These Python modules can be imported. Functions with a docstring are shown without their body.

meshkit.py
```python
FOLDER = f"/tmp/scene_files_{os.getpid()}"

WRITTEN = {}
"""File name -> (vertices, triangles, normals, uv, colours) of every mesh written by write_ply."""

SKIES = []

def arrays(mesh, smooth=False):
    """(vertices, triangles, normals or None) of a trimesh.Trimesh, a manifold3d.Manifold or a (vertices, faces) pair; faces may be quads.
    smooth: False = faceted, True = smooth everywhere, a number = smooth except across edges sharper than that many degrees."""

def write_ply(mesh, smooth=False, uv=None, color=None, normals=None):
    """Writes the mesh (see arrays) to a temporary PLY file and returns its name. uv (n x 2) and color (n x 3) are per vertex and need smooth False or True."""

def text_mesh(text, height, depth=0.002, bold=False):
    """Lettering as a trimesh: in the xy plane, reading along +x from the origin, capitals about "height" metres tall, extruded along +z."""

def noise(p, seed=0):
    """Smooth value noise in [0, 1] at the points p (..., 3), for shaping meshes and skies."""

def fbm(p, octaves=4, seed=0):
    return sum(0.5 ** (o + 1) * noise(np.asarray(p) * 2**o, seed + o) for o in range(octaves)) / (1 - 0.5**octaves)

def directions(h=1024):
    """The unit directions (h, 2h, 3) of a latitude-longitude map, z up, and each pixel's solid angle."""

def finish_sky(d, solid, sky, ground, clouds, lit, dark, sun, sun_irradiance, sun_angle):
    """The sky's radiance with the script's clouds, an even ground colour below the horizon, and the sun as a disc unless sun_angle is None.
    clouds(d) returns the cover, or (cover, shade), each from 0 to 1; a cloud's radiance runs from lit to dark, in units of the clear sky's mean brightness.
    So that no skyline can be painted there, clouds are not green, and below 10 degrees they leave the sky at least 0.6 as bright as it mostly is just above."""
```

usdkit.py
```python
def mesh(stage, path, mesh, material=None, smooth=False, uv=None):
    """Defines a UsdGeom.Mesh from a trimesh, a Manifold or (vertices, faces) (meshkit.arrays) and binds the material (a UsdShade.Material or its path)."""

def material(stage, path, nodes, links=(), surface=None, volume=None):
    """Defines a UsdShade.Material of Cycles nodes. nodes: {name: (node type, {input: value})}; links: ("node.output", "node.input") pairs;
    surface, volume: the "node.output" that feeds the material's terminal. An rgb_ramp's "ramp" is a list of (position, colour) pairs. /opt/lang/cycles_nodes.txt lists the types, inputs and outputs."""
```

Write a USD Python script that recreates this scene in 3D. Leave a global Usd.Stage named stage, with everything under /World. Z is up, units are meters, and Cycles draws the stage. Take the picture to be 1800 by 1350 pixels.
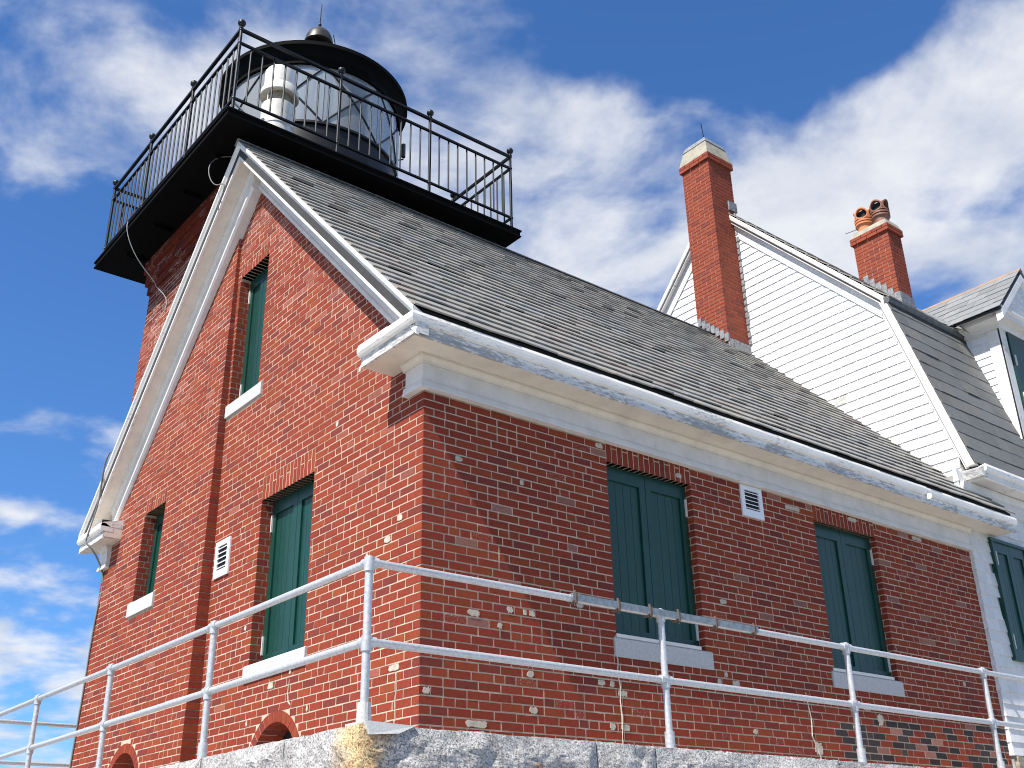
import math, random
import numpy as np, trimesh, manifold3d as m3, usdkit, meshkit
from shapely.geometry import Polygon
from pxr import Usd, UsdGeom, UsdLux, UsdShade, Gf, Sdf, Vt

R = random.Random(7)
stage = Usd.Stage.CreateInMemory()
UsdGeom.SetStageUpAxis(stage, UsdGeom.Tokens.z)
UsdGeom.SetStageMetersPerUnit(stage, 1.0)
UsdGeom.Xform.Define(stage, '/World')
UsdGeom.Scope.Define(stage, '/World/Looks')

# ------------------------------------------------------------------ camera
EYE = np.array([-4.368, -6.433, -0.955])
yaw, pit, rol = np.radians([50.686, 24.671, -1.213])
fw = np.array([math.cos(yaw)*math.cos(pit), math.sin(yaw)*math.cos(pit), math.sin(pit)])
rt = np.array([math.sin(yaw), -math.cos(yaw), 0.0]); up = np.cross(rt, fw)
rt, up = rt*math.cos(rol)+up*math.sin(rol), -rt*math.sin(rol)+up*math.cos(rol)
cam = UsdGeom.Camera.Define(stage, '/World/camera')
cam.AddTransformOp().Set(Gf.Matrix4d(*rt, 0, *up, 0, *(-fw), 0, *EYE, 1))
cam.CreateHorizontalApertureAttr(36.0); cam.CreateFocalLengthAttr(36.0*1892.4/1800)
cam.CreateClippingRangeAttr(Gf.Vec2f(0.05, 100000))
cam.CreateExposureAttr(0.80)
# ------------------------------------------------------------------ sun and sky
SUN = np.array([-0.585, -0.112, 0.803]); SUN /= np.linalg.norm(SUN)
EL, ROT = math.asin(SUN[2]), math.atan2(SUN[0], SUN[1])
sun = UsdLux.DistantLight.Define(stage, '/World/sun')
zx = np.cross([0, 0, 1], SUN); zx /= np.linalg.norm(zx); zy = np.cross(SUN, zx)
sun.AddTransformOp().Set(Gf.Matrix4d(*zx, 0, *zy, 0, *SUN, 0, 0, 0, 30, 1))
sun.CreateIntensityAttr(1.25); sun.CreateAngleAttr(0.53); sun.CreateColorAttr(Gf.Vec3f(1.0, 0.95, 0.88)); sun.CreateNormalizeAttr(True)
N = {"tc": ("texture_coordinate", {}), "sep": ("separate_xyz", {}),
     "sky": ("sky_texture", {"sky_type": "single_scattering", "sun_disc": False, "sun_elevation": EL, "sun_rotation": ROT, "altitude": 0.0, "air_density": 1.0, "aerosol_density": 0.35, "ozone_density": 2.0}),
     "den": ("math", {"math_type": "add", "value2": 0.22}), "zc": ("math", {"math_type": "maximum", "value2": 0.0}),
     "ux": ("math", {"math_type": "divide"}), "uy": ("math", {"math_type": "divide"}),
     "uv": ("combine_xyz", {"z": 0.0}),
     "big": ("noise_texture", {"scale": 1.1, "detail": 2.0, "roughness": 0.5}),
     "cum": ("noise_texture", {"scale": 4.7, "detail": 9.0, "roughness": 0.545, "distortion": 0.20}),
     "sum": ("math", {"math_type": "multiply_add", "value2": 0.62}),
     "cov": ("map_range", {"range_type": "smoothstep", "from_min": 0.725, "from_max": 0.99, "clamp": True}),
     "shade": ("noise_texture", {"scale": 6.0, "detail": 5.0, "roughness": 0.6}),
     "ramp": ("rgb_ramp", {"ramp": [(0.3, (6.2, 6.8, 8.0)), (0.6, (9.2, 9.4, 9.8))]}),
     "mapv": ("mapping", {"location": (3.1, 1.7, 0.0), "rotation": (0, 0, 0.5), "scale": (1.0, 1.0, 1.0)}),
     "tint": ("mix_color", {"blend_type": "multiply", "fac": 1.0, "b": (0.72, 1.24, 1.86)}),
     "covk": ("math", {"math_type": "multiply", "value2": 0.92}),
     "mix": ("mix_color", {"blend_type": "mix", "use_clamp": False}),
     "bg": ("background_shader", {"strength": 0.056})}
L = [("tc.generated", "sep.vector"), ("sep.z", "zc.value1"), ("zc.value", "den.value1"), ("sep.x", "ux.value1"), ("den.value", "ux.value2"),
     ("sep.y", "uy.value1"), ("den.value", "uy.value2"), ("ux.value", "uv.x"), ("uy.value", "uv.y"), ("uv.vector", "mapv.vector"),
     ("mapv.vector", "big.vector"), ("mapv.vector", "cum.vector"), ("mapv.vector", "shade.vector"),
     ("big.fac", "sum.value1"), ("cum.fac", "sum.value3"), ("sum.value", "cov.value"), ("shade.fac", "ramp.fac"),
     ("sky.color", "tint.a"), ("cov.result", "covk.value1"), ("covk.value", "mix.fac"), ("tint.result", "mix.a"), ("ramp.color", "mix.b"), ("mix.result", "bg.color")]
last = "sum.value"                      # broad banks of cloud and clear gaps between them
for i, (cx_, cy_, rad, amp) in enumerate([(1.0, .50, .30, .19), (.95, .70, .24, .15), (.24, .84, .24, .05), (.62, .76, .20, .10), (.50, 1.86, .25, .03), (.95, .28, .13, .20), (.62, .55, .12, -.13), (.77, .40, .12, -.24), (.31, 1.36, .34, -.24)]):
    N[f"bd{i}"] = ("vector_math", {"math_type": "distance", "vector2": (cx_, cy_, 0.0)}); N[f"bm{i}"] = ("map_range", {"range_type": "smoothstep", "from_min": 0.0, "from_max": rad, "to_min": amp, "to_max": 0.0, "clamp": True}); N[f"ba{i}"] = ("math", {"math_type": "add"})
    L += [("uv.vector", f"bd{i}.vector1"), (f"bd{i}.value", f"bm{i}.value"), (last, f"ba{i}.value1"), (f"bm{i}.result", f"ba{i}.value2")]; last = f"ba{i}.value"
L = [q for q in L if q != ("sum.value", "cov.value")]+[(last, "cov.value")]
dome = UsdLux.DomeLight.Define(stage, '/World/sky')
skym = usdkit.material(stage, '/World/Looks/sky_clouds', N, L, surface="bg.background")
UsdShade.MaterialBindingAPI.Apply(dome.GetPrim()).Bind(skym)
dome.GetPrim().SetCustomDataByKey('kind', 'structure')

# ------------------------------------------------------------------ helpers
used = {}
def numbered(path):
    k = used.get(path, -1) + 1; used[path] = k
    return path if k == 0 else f"{path}_{k:03d}"
def thing(name, label, cat, group=None, kind=None):
    x = UsdGeom.Xform.Define(stage, numbered('/World/' + name)); tag(x.GetPrim(), label, cat, group, kind); return x.GetPath().pathString
def tag(p, label=None, cat=None, group=None, kind=None):
    if isinstance(p, str): p = stage.GetPrimAtPath(p)
    for k, v in (('label', label), ('category', cat), ('group', group), ('kind', kind)):
        if v: p.SetCustomDataByKey(k, v)
def scaled(c, k): return [a*k for a in c]
class MB:
    "collects pieces into one mesh, with a colour (tone) and a wear value per vertex"
    def __init__(s): s.v, s.f, s.t, s.w, s.n = [], [], [], [], 0
    BOX = np.array([[0,3,2],[0,2,1],[4,5,6],[4,6,7],[0,1,5],[0,5,4],[1,2,6],[1,6,5],[2,3,7],[2,7,6],[3,0,4],[3,4,7]])
    def add(s, v, f, tone=(.5,.5,.5), wear=0.0):
        v = np.asarray(v, float); s.v.append(v); s.f.append(np.asarray(f, int)+s.n); s.n += len(v)
        s.t.append(np.broadcast_to(tone, (len(v), 3))); s.w.append(np.full(len(v), wear)); return s
    def hex(s, p, tone=(.5,.5,.5), wear=0.0): return s.add(p, MB.BOX, tone, wear)   # p: 4 bottom corners anticlockwise, 4 top
    def box(s, x0, x1, y0, y1, z0, z1, tone=(.5,.5,.5), wear=0.0):
        return s.hex([(x0,y0,z0),(x1,y0,z0),(x1,y1,z0),(x0,y1,z0),(x0,y0,z1),(x1,y0,z1),(x1,y1,z1),(x0,y1,z1)], tone, wear)
    def tri(s, m, tone=(.5,.5,.5), wear=0.0): return s.add(m.vertices, m.faces, tone, wear)
    def tube(s, pts, r, sides=10, tone=(.5,.5,.5)):
        p = np.asarray(pts, float); t = np.gradient(p, axis=0); t /= np.linalg.norm(t, axis=1, keepdims=True)+1e-12
        ref = np.array([0, 0, 1.0]) if abs(t[0, 2]) < .9 else np.array([1.0, 0, 0])
        a = np.cross(t, ref); a /= np.linalg.norm(a, axis=1, keepdims=True)+1e-12; b = np.cross(t, a)
        g = np.arange(sides)*2*np.pi/sides; rr = np.broadcast_to(r, (len(p),))
        v = p[:, None]+rr[:, None, None]*(np.cos(g)[None, :, None]*a[:, None]+np.sin(g)[None, :, None]*b[:, None])
        n = len(p); F = []
        for i in range(n-1):
            for j in range(sides):
                k = (j+1) % sides; q = (i*sides+j, i*sides+k, (i+1)*sides+k, (i+1)*sides+j); F += [(q[0], q[2], q[1]), (q[0], q[3], q[2])]
        V = np.vstack([v.reshape(-1, 3), p[:1], p[-1:]])
        for j in range(sides):
            k = (j+1) % sides; F += [(n*sides, j, k), (n*sides+1, (n-1)*sides+k, (n-1)*sides+j)]
        return s.add(V, F, tone)
    def lathe(s, prof, cx=0, cy=0, seg=48, tone=(.5,.5,.5), closed=False):
        prof = np.asarray(prof, float); g = np.arange(seg)*2*np.pi/seg; n = len(prof)
        V = np.stack([cx+prof[:, None, 0]*np.cos(g), cy+prof[:, None, 0]*np.sin(g), np.broadcast_to(prof[:, None, 1], (n, seg))], -1).reshape(-1, 3); F = []
        for i in range(n if closed else n-1):
            i2 = (i+1) % n
            for j in range(seg):
                k = (j+1) % seg; F += [(i*seg+j, i*seg+k, i2*seg+k), (i*seg+j, i2*seg+k, i2*seg+j)]
        return s.add(V, F, tone)
    def sphere(s, c, r, sub=2, sz=1.0):
        m = trimesh.creation.icosphere(sub, r); return s.add(m.vertices*[1, 1, sz]+np.asarray(c), m.faces)
    def sweep(s, prof, stations, tone=(.5,.5,.5)):
        "prof: closed 2D polygon; stations: functions (a, b) -> 3D point"
        prof = np.asarray(prof, float); n = len(prof); V = np.array([[st(a, b) for a, b in prof] for st in stations], float); F = []
        for i in range(len(stations)-1):
            for j in range(n):
                k = (j+1) % n; q = (i*n+j, i*n+k, (i+1)*n+k, (i+1)*n+j); F += [(q[0], q[1], q[2]), (q[0], q[2], q[3])]
        v2, f2 = trimesh.creation.triangulate_polygon(Polygon(prof), engine='earcut')
        idx = [int(np.argmin(((prof-p)**2).sum(1))) for p in v2]; m = (len(stations)-1)*n
        for t in f2: F.append((idx[t[0]], idx[t[2]], idx[t[1]])); F.append((m+idx[t[0]], m+idx[t[1]], m+idx[t[2]]))
        mm = trimesh.Trimesh(V.reshape(-1, 3), F, process=False); trimesh.repair.fix_normals(mm)
        return s.add(mm.vertices, mm.faces, tone)
    def prism(s, poly, f0, f1, tone=(.5,.5,.5)): return s.sweep(poly, [f0, f1], tone)
    def build(s, name, mat, parent=None, smooth=False, label=None, kind=None):
        path = numbered((parent or '/World')+'/'+name); v, f = np.vstack(s.v), np.vstack(s.f)
        m = usdkit.mesh(stage, path, (v, f), mat, smooth)
        if not smooth:
            pv = UsdGeom.PrimvarsAPI(m)
            pv.CreatePrimvar('tone', Sdf.ValueTypeNames.Color3fArray, 'vertex').Set(Vt.Vec3fArray.FromNumpy(np.vstack(s.t).astype(np.float32)))
            pv.CreatePrimvar('wear', Sdf.ValueTypeNames.FloatArray, 'vertex').Set(Vt.FloatArray.FromNumpy(np.concatenate(s.w).astype(np.float32)))
        tag(m.GetPrim(), label, None, None, kind)
        return path
def pieces(items, name, mat, parent, rest_name, limit=300):
    "items: (mesh builder, centre, size): the ones that show largest become parts, the rest one stuff part"
    def px(it):
        d = np.asarray(it[1])-EYE; z = d@fw
        if z < .5: return 0
        u, w = (d@rt)/z, (d@up)/z
        if abs(u) > .485 or abs(w) > .365: return 0
        nrm = it[3] if len(it) > 3 else None
        c = 1.0 if nrm is None else max(0.02, -(d/np.linalg.norm(d))@np.asarray(nrm))
        return it[2]*c/z**2
    o = sorted(range(len(items)), key=lambda i: -px(items[i])); big = MB()
    for k, i in enumerate(o):
        if k < limit and px(items[i]) > 0: items[i][0].build(name, mat, parent)
        else:
            b = items[i][0]
            for v, f, t, w in zip(b.v, b.f, b.t, b.w): big.v.append(v); big.f.append(f+big.n); big.t.append(t); big.w.append(w)
            big.n += b.n
            # faces of one builder with several meshes are already offset inside it
    if big.v: big.build(rest_name, mat, parent, kind='stuff')

# ------------------------------------------------------------------ materials
def mat(name, nodes, links, out="p.BSDF"): return usdkit.material(stage, '/World/Looks/'+name, nodes, links, surface=out)
def simple(name, color, rough=.5, metal=0.0, var=.25, scale=9.0, bump=.0, bscale=60.0, dark=None, spec=.5, stretch=(1,1,1), coat=0.0):
    d = dark or tuple(c*(1-var) for c in color); lite = tuple(min(1, c*(1+var*.35)) for c in color)
    n = {"g": ("geometry", {}), "m": ("mapping", {"scale": stretch}), "n": ("noise_texture", {"scale": scale, "detail": 6.0, "roughness": .6}), "r": ("rgb_ramp", {"ramp": [(.32, d), (.62, lite)]}),
         "b": ("noise_texture", {"scale": bscale, "detail": 4.0}), "bu": ("bump", {"strength": bump, "distance": .004}),
         "p": ("principled_bsdf", {"roughness": rough, "metallic": metal, "specular_ior_level": spec, "coat_weight": coat})}
    l = [("g.position", "m.vector"), ("m.vector", "n.vector"), ("n.fac", "r.fac"), ("r.color", "p.base_color")]
    if bump: l += [("m.vector", "b.vector"), ("b.fac", "bu.height"), ("bu.normal", "p.normal")]
    return mat(name, n, l)
def toned(name, rough=.7, nscale=35.0, lo=.75, hi=1.12, bump=.35, bscale=90.0, flake=(.78, .74, .70), fscale=55.0, spec=.35):
    "colour comes from each piece's own tone; wear lets flaked white through"
    n = {"g": ("geometry", {}), "t": ("attribute", {"attribute": "tone"}), "w": ("attribute", {"attribute": "wear"}),
         "n": ("noise_texture", {"scale": nscale, "detail": 6.0, "roughness": .65}), "mr": ("map_range", {"from_min": .3, "from_max": .7, "to_min": lo, "to_max": hi, "clamp": True}),
         "mul": ("mix_color", {"blend_type": "multiply", "fac": 1.0, "use_clamp": False}), "cc": ("combine_xyz", {}),
         "f": ("noise_texture", {"scale": fscale, "detail": 5.0, "roughness": .7}), "fa": ("math", {"math_type": "add"}), "fm": ("map_range", {"range_type": "smoothstep", "from_min": .98, "from_max": 1.06, "clamp": True}),
         "mix": ("mix_color", {"b": flake}), "b": ("noise_texture", {"scale": bscale, "detail": 5.0}), "bu": ("bump", {"strength": bump, "distance": .003}),
         "p": ("principled_bsdf", {"roughness": rough, "specular_ior_level": spec})}
    l = [("g.position", "n.vector"), ("n.fac", "mr.value"), ("mr.result", "cc.x"), ("mr.result", "cc.y"), ("mr.result", "cc.z"), ("t.color", "mul.a"), ("cc.vector", "mul.b"),
         ("g.position", "f.vector"), ("f.fac", "fa.value1"), ("w.fac", "fa.value2"), ("fa.value", "fm.value"), ("fm.result", "mix.fac"), ("mul.result", "mix.a"), ("mix.result", "p.base_color"),
         ("g.position", "b.vector"), ("b.fac", "bu.height"), ("bu.normal", "p.normal")]
    return mat(name, n, l)
def paint(name, color, wood, amount, scale=14.0, rough=.45, stretch=(1,1,1)):
    "paint that peels to bare wood where the noise is high"
    n = {"g": ("geometry", {}), "m": ("mapping", {"scale": stretch}), "n": ("noise_texture", {"scale": scale, "detail": 9.0, "roughness": .68}), "k": ("noise_texture", {"scale": 1.7, "detail": 2.0}),
         "a": ("math", {"math_type": "multiply_add", "value2": .45}), "s": ("map_range", {"range_type": "smoothstep", "from_min": 1.02-amount, "from_max": 1.06-amount, "clamp": True}),
         "d": ("noise_texture", {"scale": 5.0, "detail": 5.0, "roughness": .7}), "dr": ("rgb_ramp", {"ramp": [(.35, tuple(c*.86 for c in color)), (.6, color)]}),
         "mix": ("mix_color", {"b": wood}), "inv": ("math", {"math_type": "subtract", "value1": 1.0}), "bu": ("bump", {"strength": .5, "distance": .002}),
         "p": ("principled_bsdf", {"roughness": rough, "specular_ior_level": .4})}
    l = [("g.position", "m.vector"), ("m.vector", "n.vector"), ("g.position", "k.vector"), ("k.fac", "a.value1"), ("n.fac", "a.value3"), ("a.value", "s.value"), ("m.vector", "d.vector"), ("d.fac", "dr.fac"),
         ("dr.color", "mix.a"), ("s.result", "mix.fac"), ("mix.result", "p.base_color"), ("s.result", "inv.value2"), ("inv.value", "bu.height"), ("bu.normal", "p.normal")]
    return mat(name, n, l)
M = {}
M['brick'] = toned('brick', rough=.8, nscale=28, lo=.82, hi=1.12, spec=.12, fscale=95)
M['mortar'] = simple('mortar', (.50, .395, .295), .9, var=.3, scale=12, bump=.5, bscale=160)
M['mortar_red'] = simple('weathered_mortar', (.33, .21, .145), .9, var=.5, scale=14)
M['patch'] = simple('mortar_patch', (.46, .41, .33), .9, var=.25, scale=20, bump=.6, bscale=120)
M['slate'] = toned('slate', rough=.7, nscale=16, lo=.84, hi=1.10, bump=.5, bscale=40, spec=.4)
M['shingle'] = toned('painted_shingle', rough=.6, nscale=14, lo=.90, hi=1.03, bump=.5, bscale=70, flake=(.36, .34, .31), fscale=30)
M['slate_dark'] = simple('weathered_flashing', (.085, .09, .09), .7, var=.4, scale=12)
M['roofing'] = simple('roof_underlay', (.035, .034, .033), .9)
M['granite'] = mat('granite', {"g": ("geometry", {}), "v": ("voronoi_texture", {"scale": 120.0}), "n": ("noise_texture", {"scale": 7.0, "detail": 8.0, "roughness": .7}),
    "t": ("attribute", {"attribute": "tone"}), "r1": ("rgb_ramp", {"ramp": [(0, (.17, .17, .175)), (.35, (.42, .415, .41)), (1, (.66, .655, .64))]}), "r2": ("rgb_ramp", {"ramp": [(.3, (.62, .6, .58)), (.65, (1.05, 1.04, 1.02))]}),
    "s": ("separate_color", {}), "m1": ("mix_color", {"blend_type": "multiply", "fac": 1.0, "use_clamp": False}), "m2": ("mix_color", {"blend_type": "multiply", "fac": 1.0, "use_clamp": False}),
    "b": ("noise_texture", {"scale": 45.0, "detail": 8.0, "roughness": .7}), "bu": ("bump", {"strength": .9, "distance": .02}), "p": ("principled_bsdf", {"roughness": .85, "specular_ior_level": .3})},
    [("g.position", "v.vector"), ("v.color", "s.color"), ("s.r", "r1.fac"), ("g.position", "n.vector"), ("n.fac", "r2.fac"), ("r1.color", "m1.a"), ("r2.color", "m1.b"), ("m1.result", "m2.a"), ("t.color", "m2.b"), ("m2.result", "p.base_color"),
     ("g.position", "b.vector"), ("b.fac", "bu.height"), ("bu.normal", "p.normal")])
M['white'] = paint('white_paint', (.74, .73, .70), (.42, .40, .37), .08, stretch=(1, 1, 1))
M['peel'] = paint('peeling_white_paint', (.74, .715, .665), (.44, .425, .40), .20, scale=34, stretch=(.5, .5, 1.8))
M['worn'] = paint('worn_paint', (.66, .65, .62), (.34, .335, .32), .30, scale=26, stretch=(.45, .45, 2.2))
M['soffit'] = paint('soffit_paint', (.68, .61, .51), (.33, .26, .20), .06)
M['frieze'] = paint('frieze_paint', (.68, .655, .61), (.36, .35, .33), .08)
M['green'] = simple('green_paint', (.0038, .043, .031), .38, var=.15, scale=9)
M['black'] = simple('black_paint', (.0045, .0045, .005), .42, var=.3, scale=10, spec=.35)
M['deck_black'] = simple('matt_black_iron', (.0028, .0028, .003), .85, var=.3, spec=.08)
M['steel'] = simple('galvanised_steel', (.50, .505, .51), .45, metal=.35, var=.22, scale=45, bump=.08, bscale=140)
M['zinc'] = simple('bolted_zinc_channel', (.30, .33, .34), .5, metal=.6, var=.3, scale=25)
M['rust'] = simple('rusty_bolt', (.13, .085, .06), .8, var=.4, scale=60)
M['stone'] = simple('granite_sill', (.46, .46, .45), .8, var=.22, scale=90, bump=.3, bscale=150)
M['plastic'] = simple('white_vent', (.72, .74, .76), .4, var=.06)
M['dark'] = simple('dark_void', (.012, .012, .012), .9)
M['hinge'] = simple('pale_hinge', (.62, .61, .56), .5, var=.1)
M['horn'] = simple('signal_white', (.62, .605, .55), .38, var=.10, scale=18)
M['horn_in'] = simple('signal_screen', (.30, .27, .19), .6, var=.3, scale=40)
M['curtain'] = simple('lantern_curtain', (.80, .82, .83), .9, var=.25, scale=3, stretch=(6, 6, .3))
M['conc'] = simple('concrete_cap', (.31, .285, .22), .9, var=.3, scale=8, bump=.4, bscale=70)
M['lead'] = simple('lead_flashing', (.24, .245, .25), .55, metal=.2, var=.5, scale=24, bump=.4, bscale=40)
M['copper'] = simple('dark_bronze', (.035, .030, .024), .42, metal=.2, var=.5, scale=14)
M['pot_a'] = simple('orange_terracotta', (.52, .19, .075), .75, var=.2, scale=30)
M['pot_b'] = simple('brown_terracotta', (.20, .085, .055), .6, var=.3, scale=30)
M['lichen'] = simple('lichened_ridge', (.30, .17, .10), .8, scale=7, dark=(.16, .155, .145))
M['backing'] = simple('shingle_backing', (.30, .295, .28), .9)
M['cable'] = simple('grey_cable', (.16, .16, .15), .6)
M['cable_w'] = simple('pale_cable', (.26, .27, .26), .6)
M['timber'] = simple('weathered_timber', (.30, .26, .20), .9, var=.5, scale=6, stretch=(.6, .6, 8))
M['glass'] = mat('lantern_glass', {"f": ("fresnel", {"IOR": 1.5}), "t": ("transparent_bsdf", {"color": (.86, .9, .9)}), "gl": ("glossy_bsdf", {"roughness": .02, "color": (1, 1, 1)}), "d": ("diffuse_bsdf", {"color": (.6, .64, .66)}),
    "m0": ("mix_closure", {"fac": .34}), "m": ("mix_closure", {})}, [("t.BSDF", "m0.closure1"), ("d.BSDF", "m0.closure2"), ("f.fac", "m.fac"), ("m0.closure", "m.closure1"), ("gl.BSDF", "m.closure2")], out="m.closure")
M['sea'] = mat('sea_water', {"g": ("geometry", {}), "n": ("noise_texture", {"scale": .6, "detail": 6.0}), "bu": ("bump", {"strength": .5, "distance": .4}), "p": ("principled_bsdf", {"base_color": (.012, .035, .05), "roughness": .12})},
    [("g.position", "n.vector"), ("n.fac", "bu.height"), ("bu.normal", "p.normal")])

# ------------------------------------------------------------------ dimensions of the place
C = .0667; S = .209; J = .0117          # brick course, stretcher module, joint
Zb = -.173                              # top of the granite pier
LX = 8.06                               # brick wall length
W = 6.777; YC = W/2
ZE, OE, OH = 3.026, .348, .351
K = (6.842-ZE)/(YC+OE)                  # roof pitch
def zr(y): return ZE+K*(min(y, W-y)+OE)
TX, TY = 1.414, 5.266
def th(z): return 1.566-.02*z
def zk(k): return (37.4-k)*C            # bottom of course k

# ------------------------------------------------------------------ ground: sea, breakwater and granite pier
def struct(p): tag(p, kind='structure')
MB().add([(-4000,-4000,-4.6),(4000,-4000,-4.6),(4000,4000,-4.6),(-4000,4000,-4.6)], [(0,1,2),(0,2,3)]).build('sea', M['sea']); struct('/World/sea')
bw = UsdGeom.Xform.Define(stage, '/World/breakwater').GetPath().pathString; struct(bw)
MB().box(-60, 40, -12, 14, -6.5, -2.72, (.8,.79,.77)).build('rubble_core', M['granite'], bw)
rg = random.Random(3); y = -12.0
while y < 0:
    d = rg.uniform(1.0, 1.7); x = -14.0
    while x < 12:
        w = rg.uniform(1.4, 2.8)
        if y+d < -1.4 or x+w < -1.5: MB().box(x+.01, x+w-.01, y+.01, y+d-.01, -3.0, -2.60+rg.uniform(-.04,.02), (rg.uniform(.75,1),)*3).build('paving_stone', M['granite'], bw)
        x += w
    y += d
pier = UsdGeom.Xform.Define(stage, '/World/granite_pier').GetPath().pathString; struct(pier)
def rough_block(x0, x1, y0, y1, z0, z1, sides, seed, gold=False, amp=.05):
    m = trimesh.creation.box([x1-x0, y1-y0, z1-z0]); m.apply_translation([(x0+x1)/2, (y0+y1)/2, (z0+z1)/2])
    v, f = trimesh.remesh.subdivide_to_size(m.vertices, m.faces, .045); mm = trimesh.Trimesh(v, f); v = mm.vertices.copy()
    n1 = meshkit.fbm(v*5.0+seed*3.1, 4, seed)-.45; n2 = meshkit.fbm(v*22.0+seed, 3, seed+5)-.5
    for ax, sgn, lim in sides:                   # rock-faced sides: bulge, falling back to the arrises
        on = np.abs(v[:, ax]-lim) < 1e-6; oth = [a for a in range(3) if a != ax]
        e = np.minimum.reduce([np.minimum(v[:, a]-(x0, y0, z0)[a], (x1, y1, z1)[a]-v[:, a]) for a in oth]); k = np.clip(e/.10, 0, 1)
        v[on, ax] += sgn*((n1*amp*2+n2*.028)*k+.02*k-.012*(1-k)*(n2*2+.6))[on]
    top = np.abs(v[:, 2]-z1) < 1e-6; v[top, 2] += (n1*.008+n2*.006)[top]
    top_e = top & (np.minimum.reduce([np.abs(v[:, a]-l) for a, s, l in sides]) < .03) if sides else top
    v[top_e, 2] -= np.abs(n2[top_e])*.03
    tone = np.ones((len(v), 3))*R.uniform(.92, 1.04)
    if gold:
        dd = np.hypot(v[:, 0]-x0, v[:, 1]-y0); q = np.clip(1.2-dd/.22+(meshkit.fbm(v*6, 3, 4)-.5)*1.6, 0, 1)[:, None]
        q2 = np.clip(q*(meshkit.fbm(v*9+3, 3, 9)[:, None]-.36)*5, 0, 1)
        tone = tone*(1-q)+q*np.array([1.25, .95, .52]); tone = tone*(1-q2*.55)+q2*.55*np.array([.75, .36, .16])
    b = MB(); b.v, b.f, b.t, b.w, b.n = [v], [mm.faces], [tone], [np.zeros(len(v))], len(v)
    return b
E0 = -1.205
xs = [E0, .55, 1.08, 3.1, 4.4, 6.2, 7.9, 9.8, 11.5]
for i, (a, b) in enumerate(zip(xs[:-1], xs[1:])):
    rough_block(a+(.006 if i else 0), b-.006, E0, -.35, -.72, Zb, [(1, -1, E0)]+([(0, -1, E0)] if i == 0 else []), i+1, i == 0).build('granite_block', M['granite'], pier, label='gold and rust stained corner block' if i == 0 else None)
ysb = [-.35, -.35+.02, .75, 2.3, 3.9, 5.2, 6.8, 8.2]
ysb = [-.35, .82, 2.4, 3.9, 5.3, 6.9, 8.2]
for i, (a, b) in enumerate(zip(ysb[:-1], ysb[1:])):
    rough_block(E0, -.35, a+.006, b-.006, -.72, Zb, [(0, -1, E0)], i+21).build('granite_block', M['granite'], pier)
for lay in range(3):
    z1, z0, off = -.73-lay*.66, -.73-(lay+1)*.66+.01, .35*(lay % 2)
    x = E0
    while x < 11:
        w = rg.uniform(1.3, 2.1); MB().box(x+.006, x+w-.006, E0-.01*lay, -.35, z0, z1, (rg.uniform(.85, 1),)*3).build('granite_block', M['granite'], pier); x += w
    yy = -.34
    while yy < 8:
        w = rg.uniform(1.3, 2.1); MB().box(E0-.01*lay, -.35, yy+.006, yy+w-.006, z0, z1, (rg.uniform(.85, 1),)*3).build('granite_block', M['granite'], pier); yy += w
MB().box(-.34, 12, -.34, 8.2, -2.8, Zb-.012, (1, .98, .94)).build('pier_core', M['granite'], pier)

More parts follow.
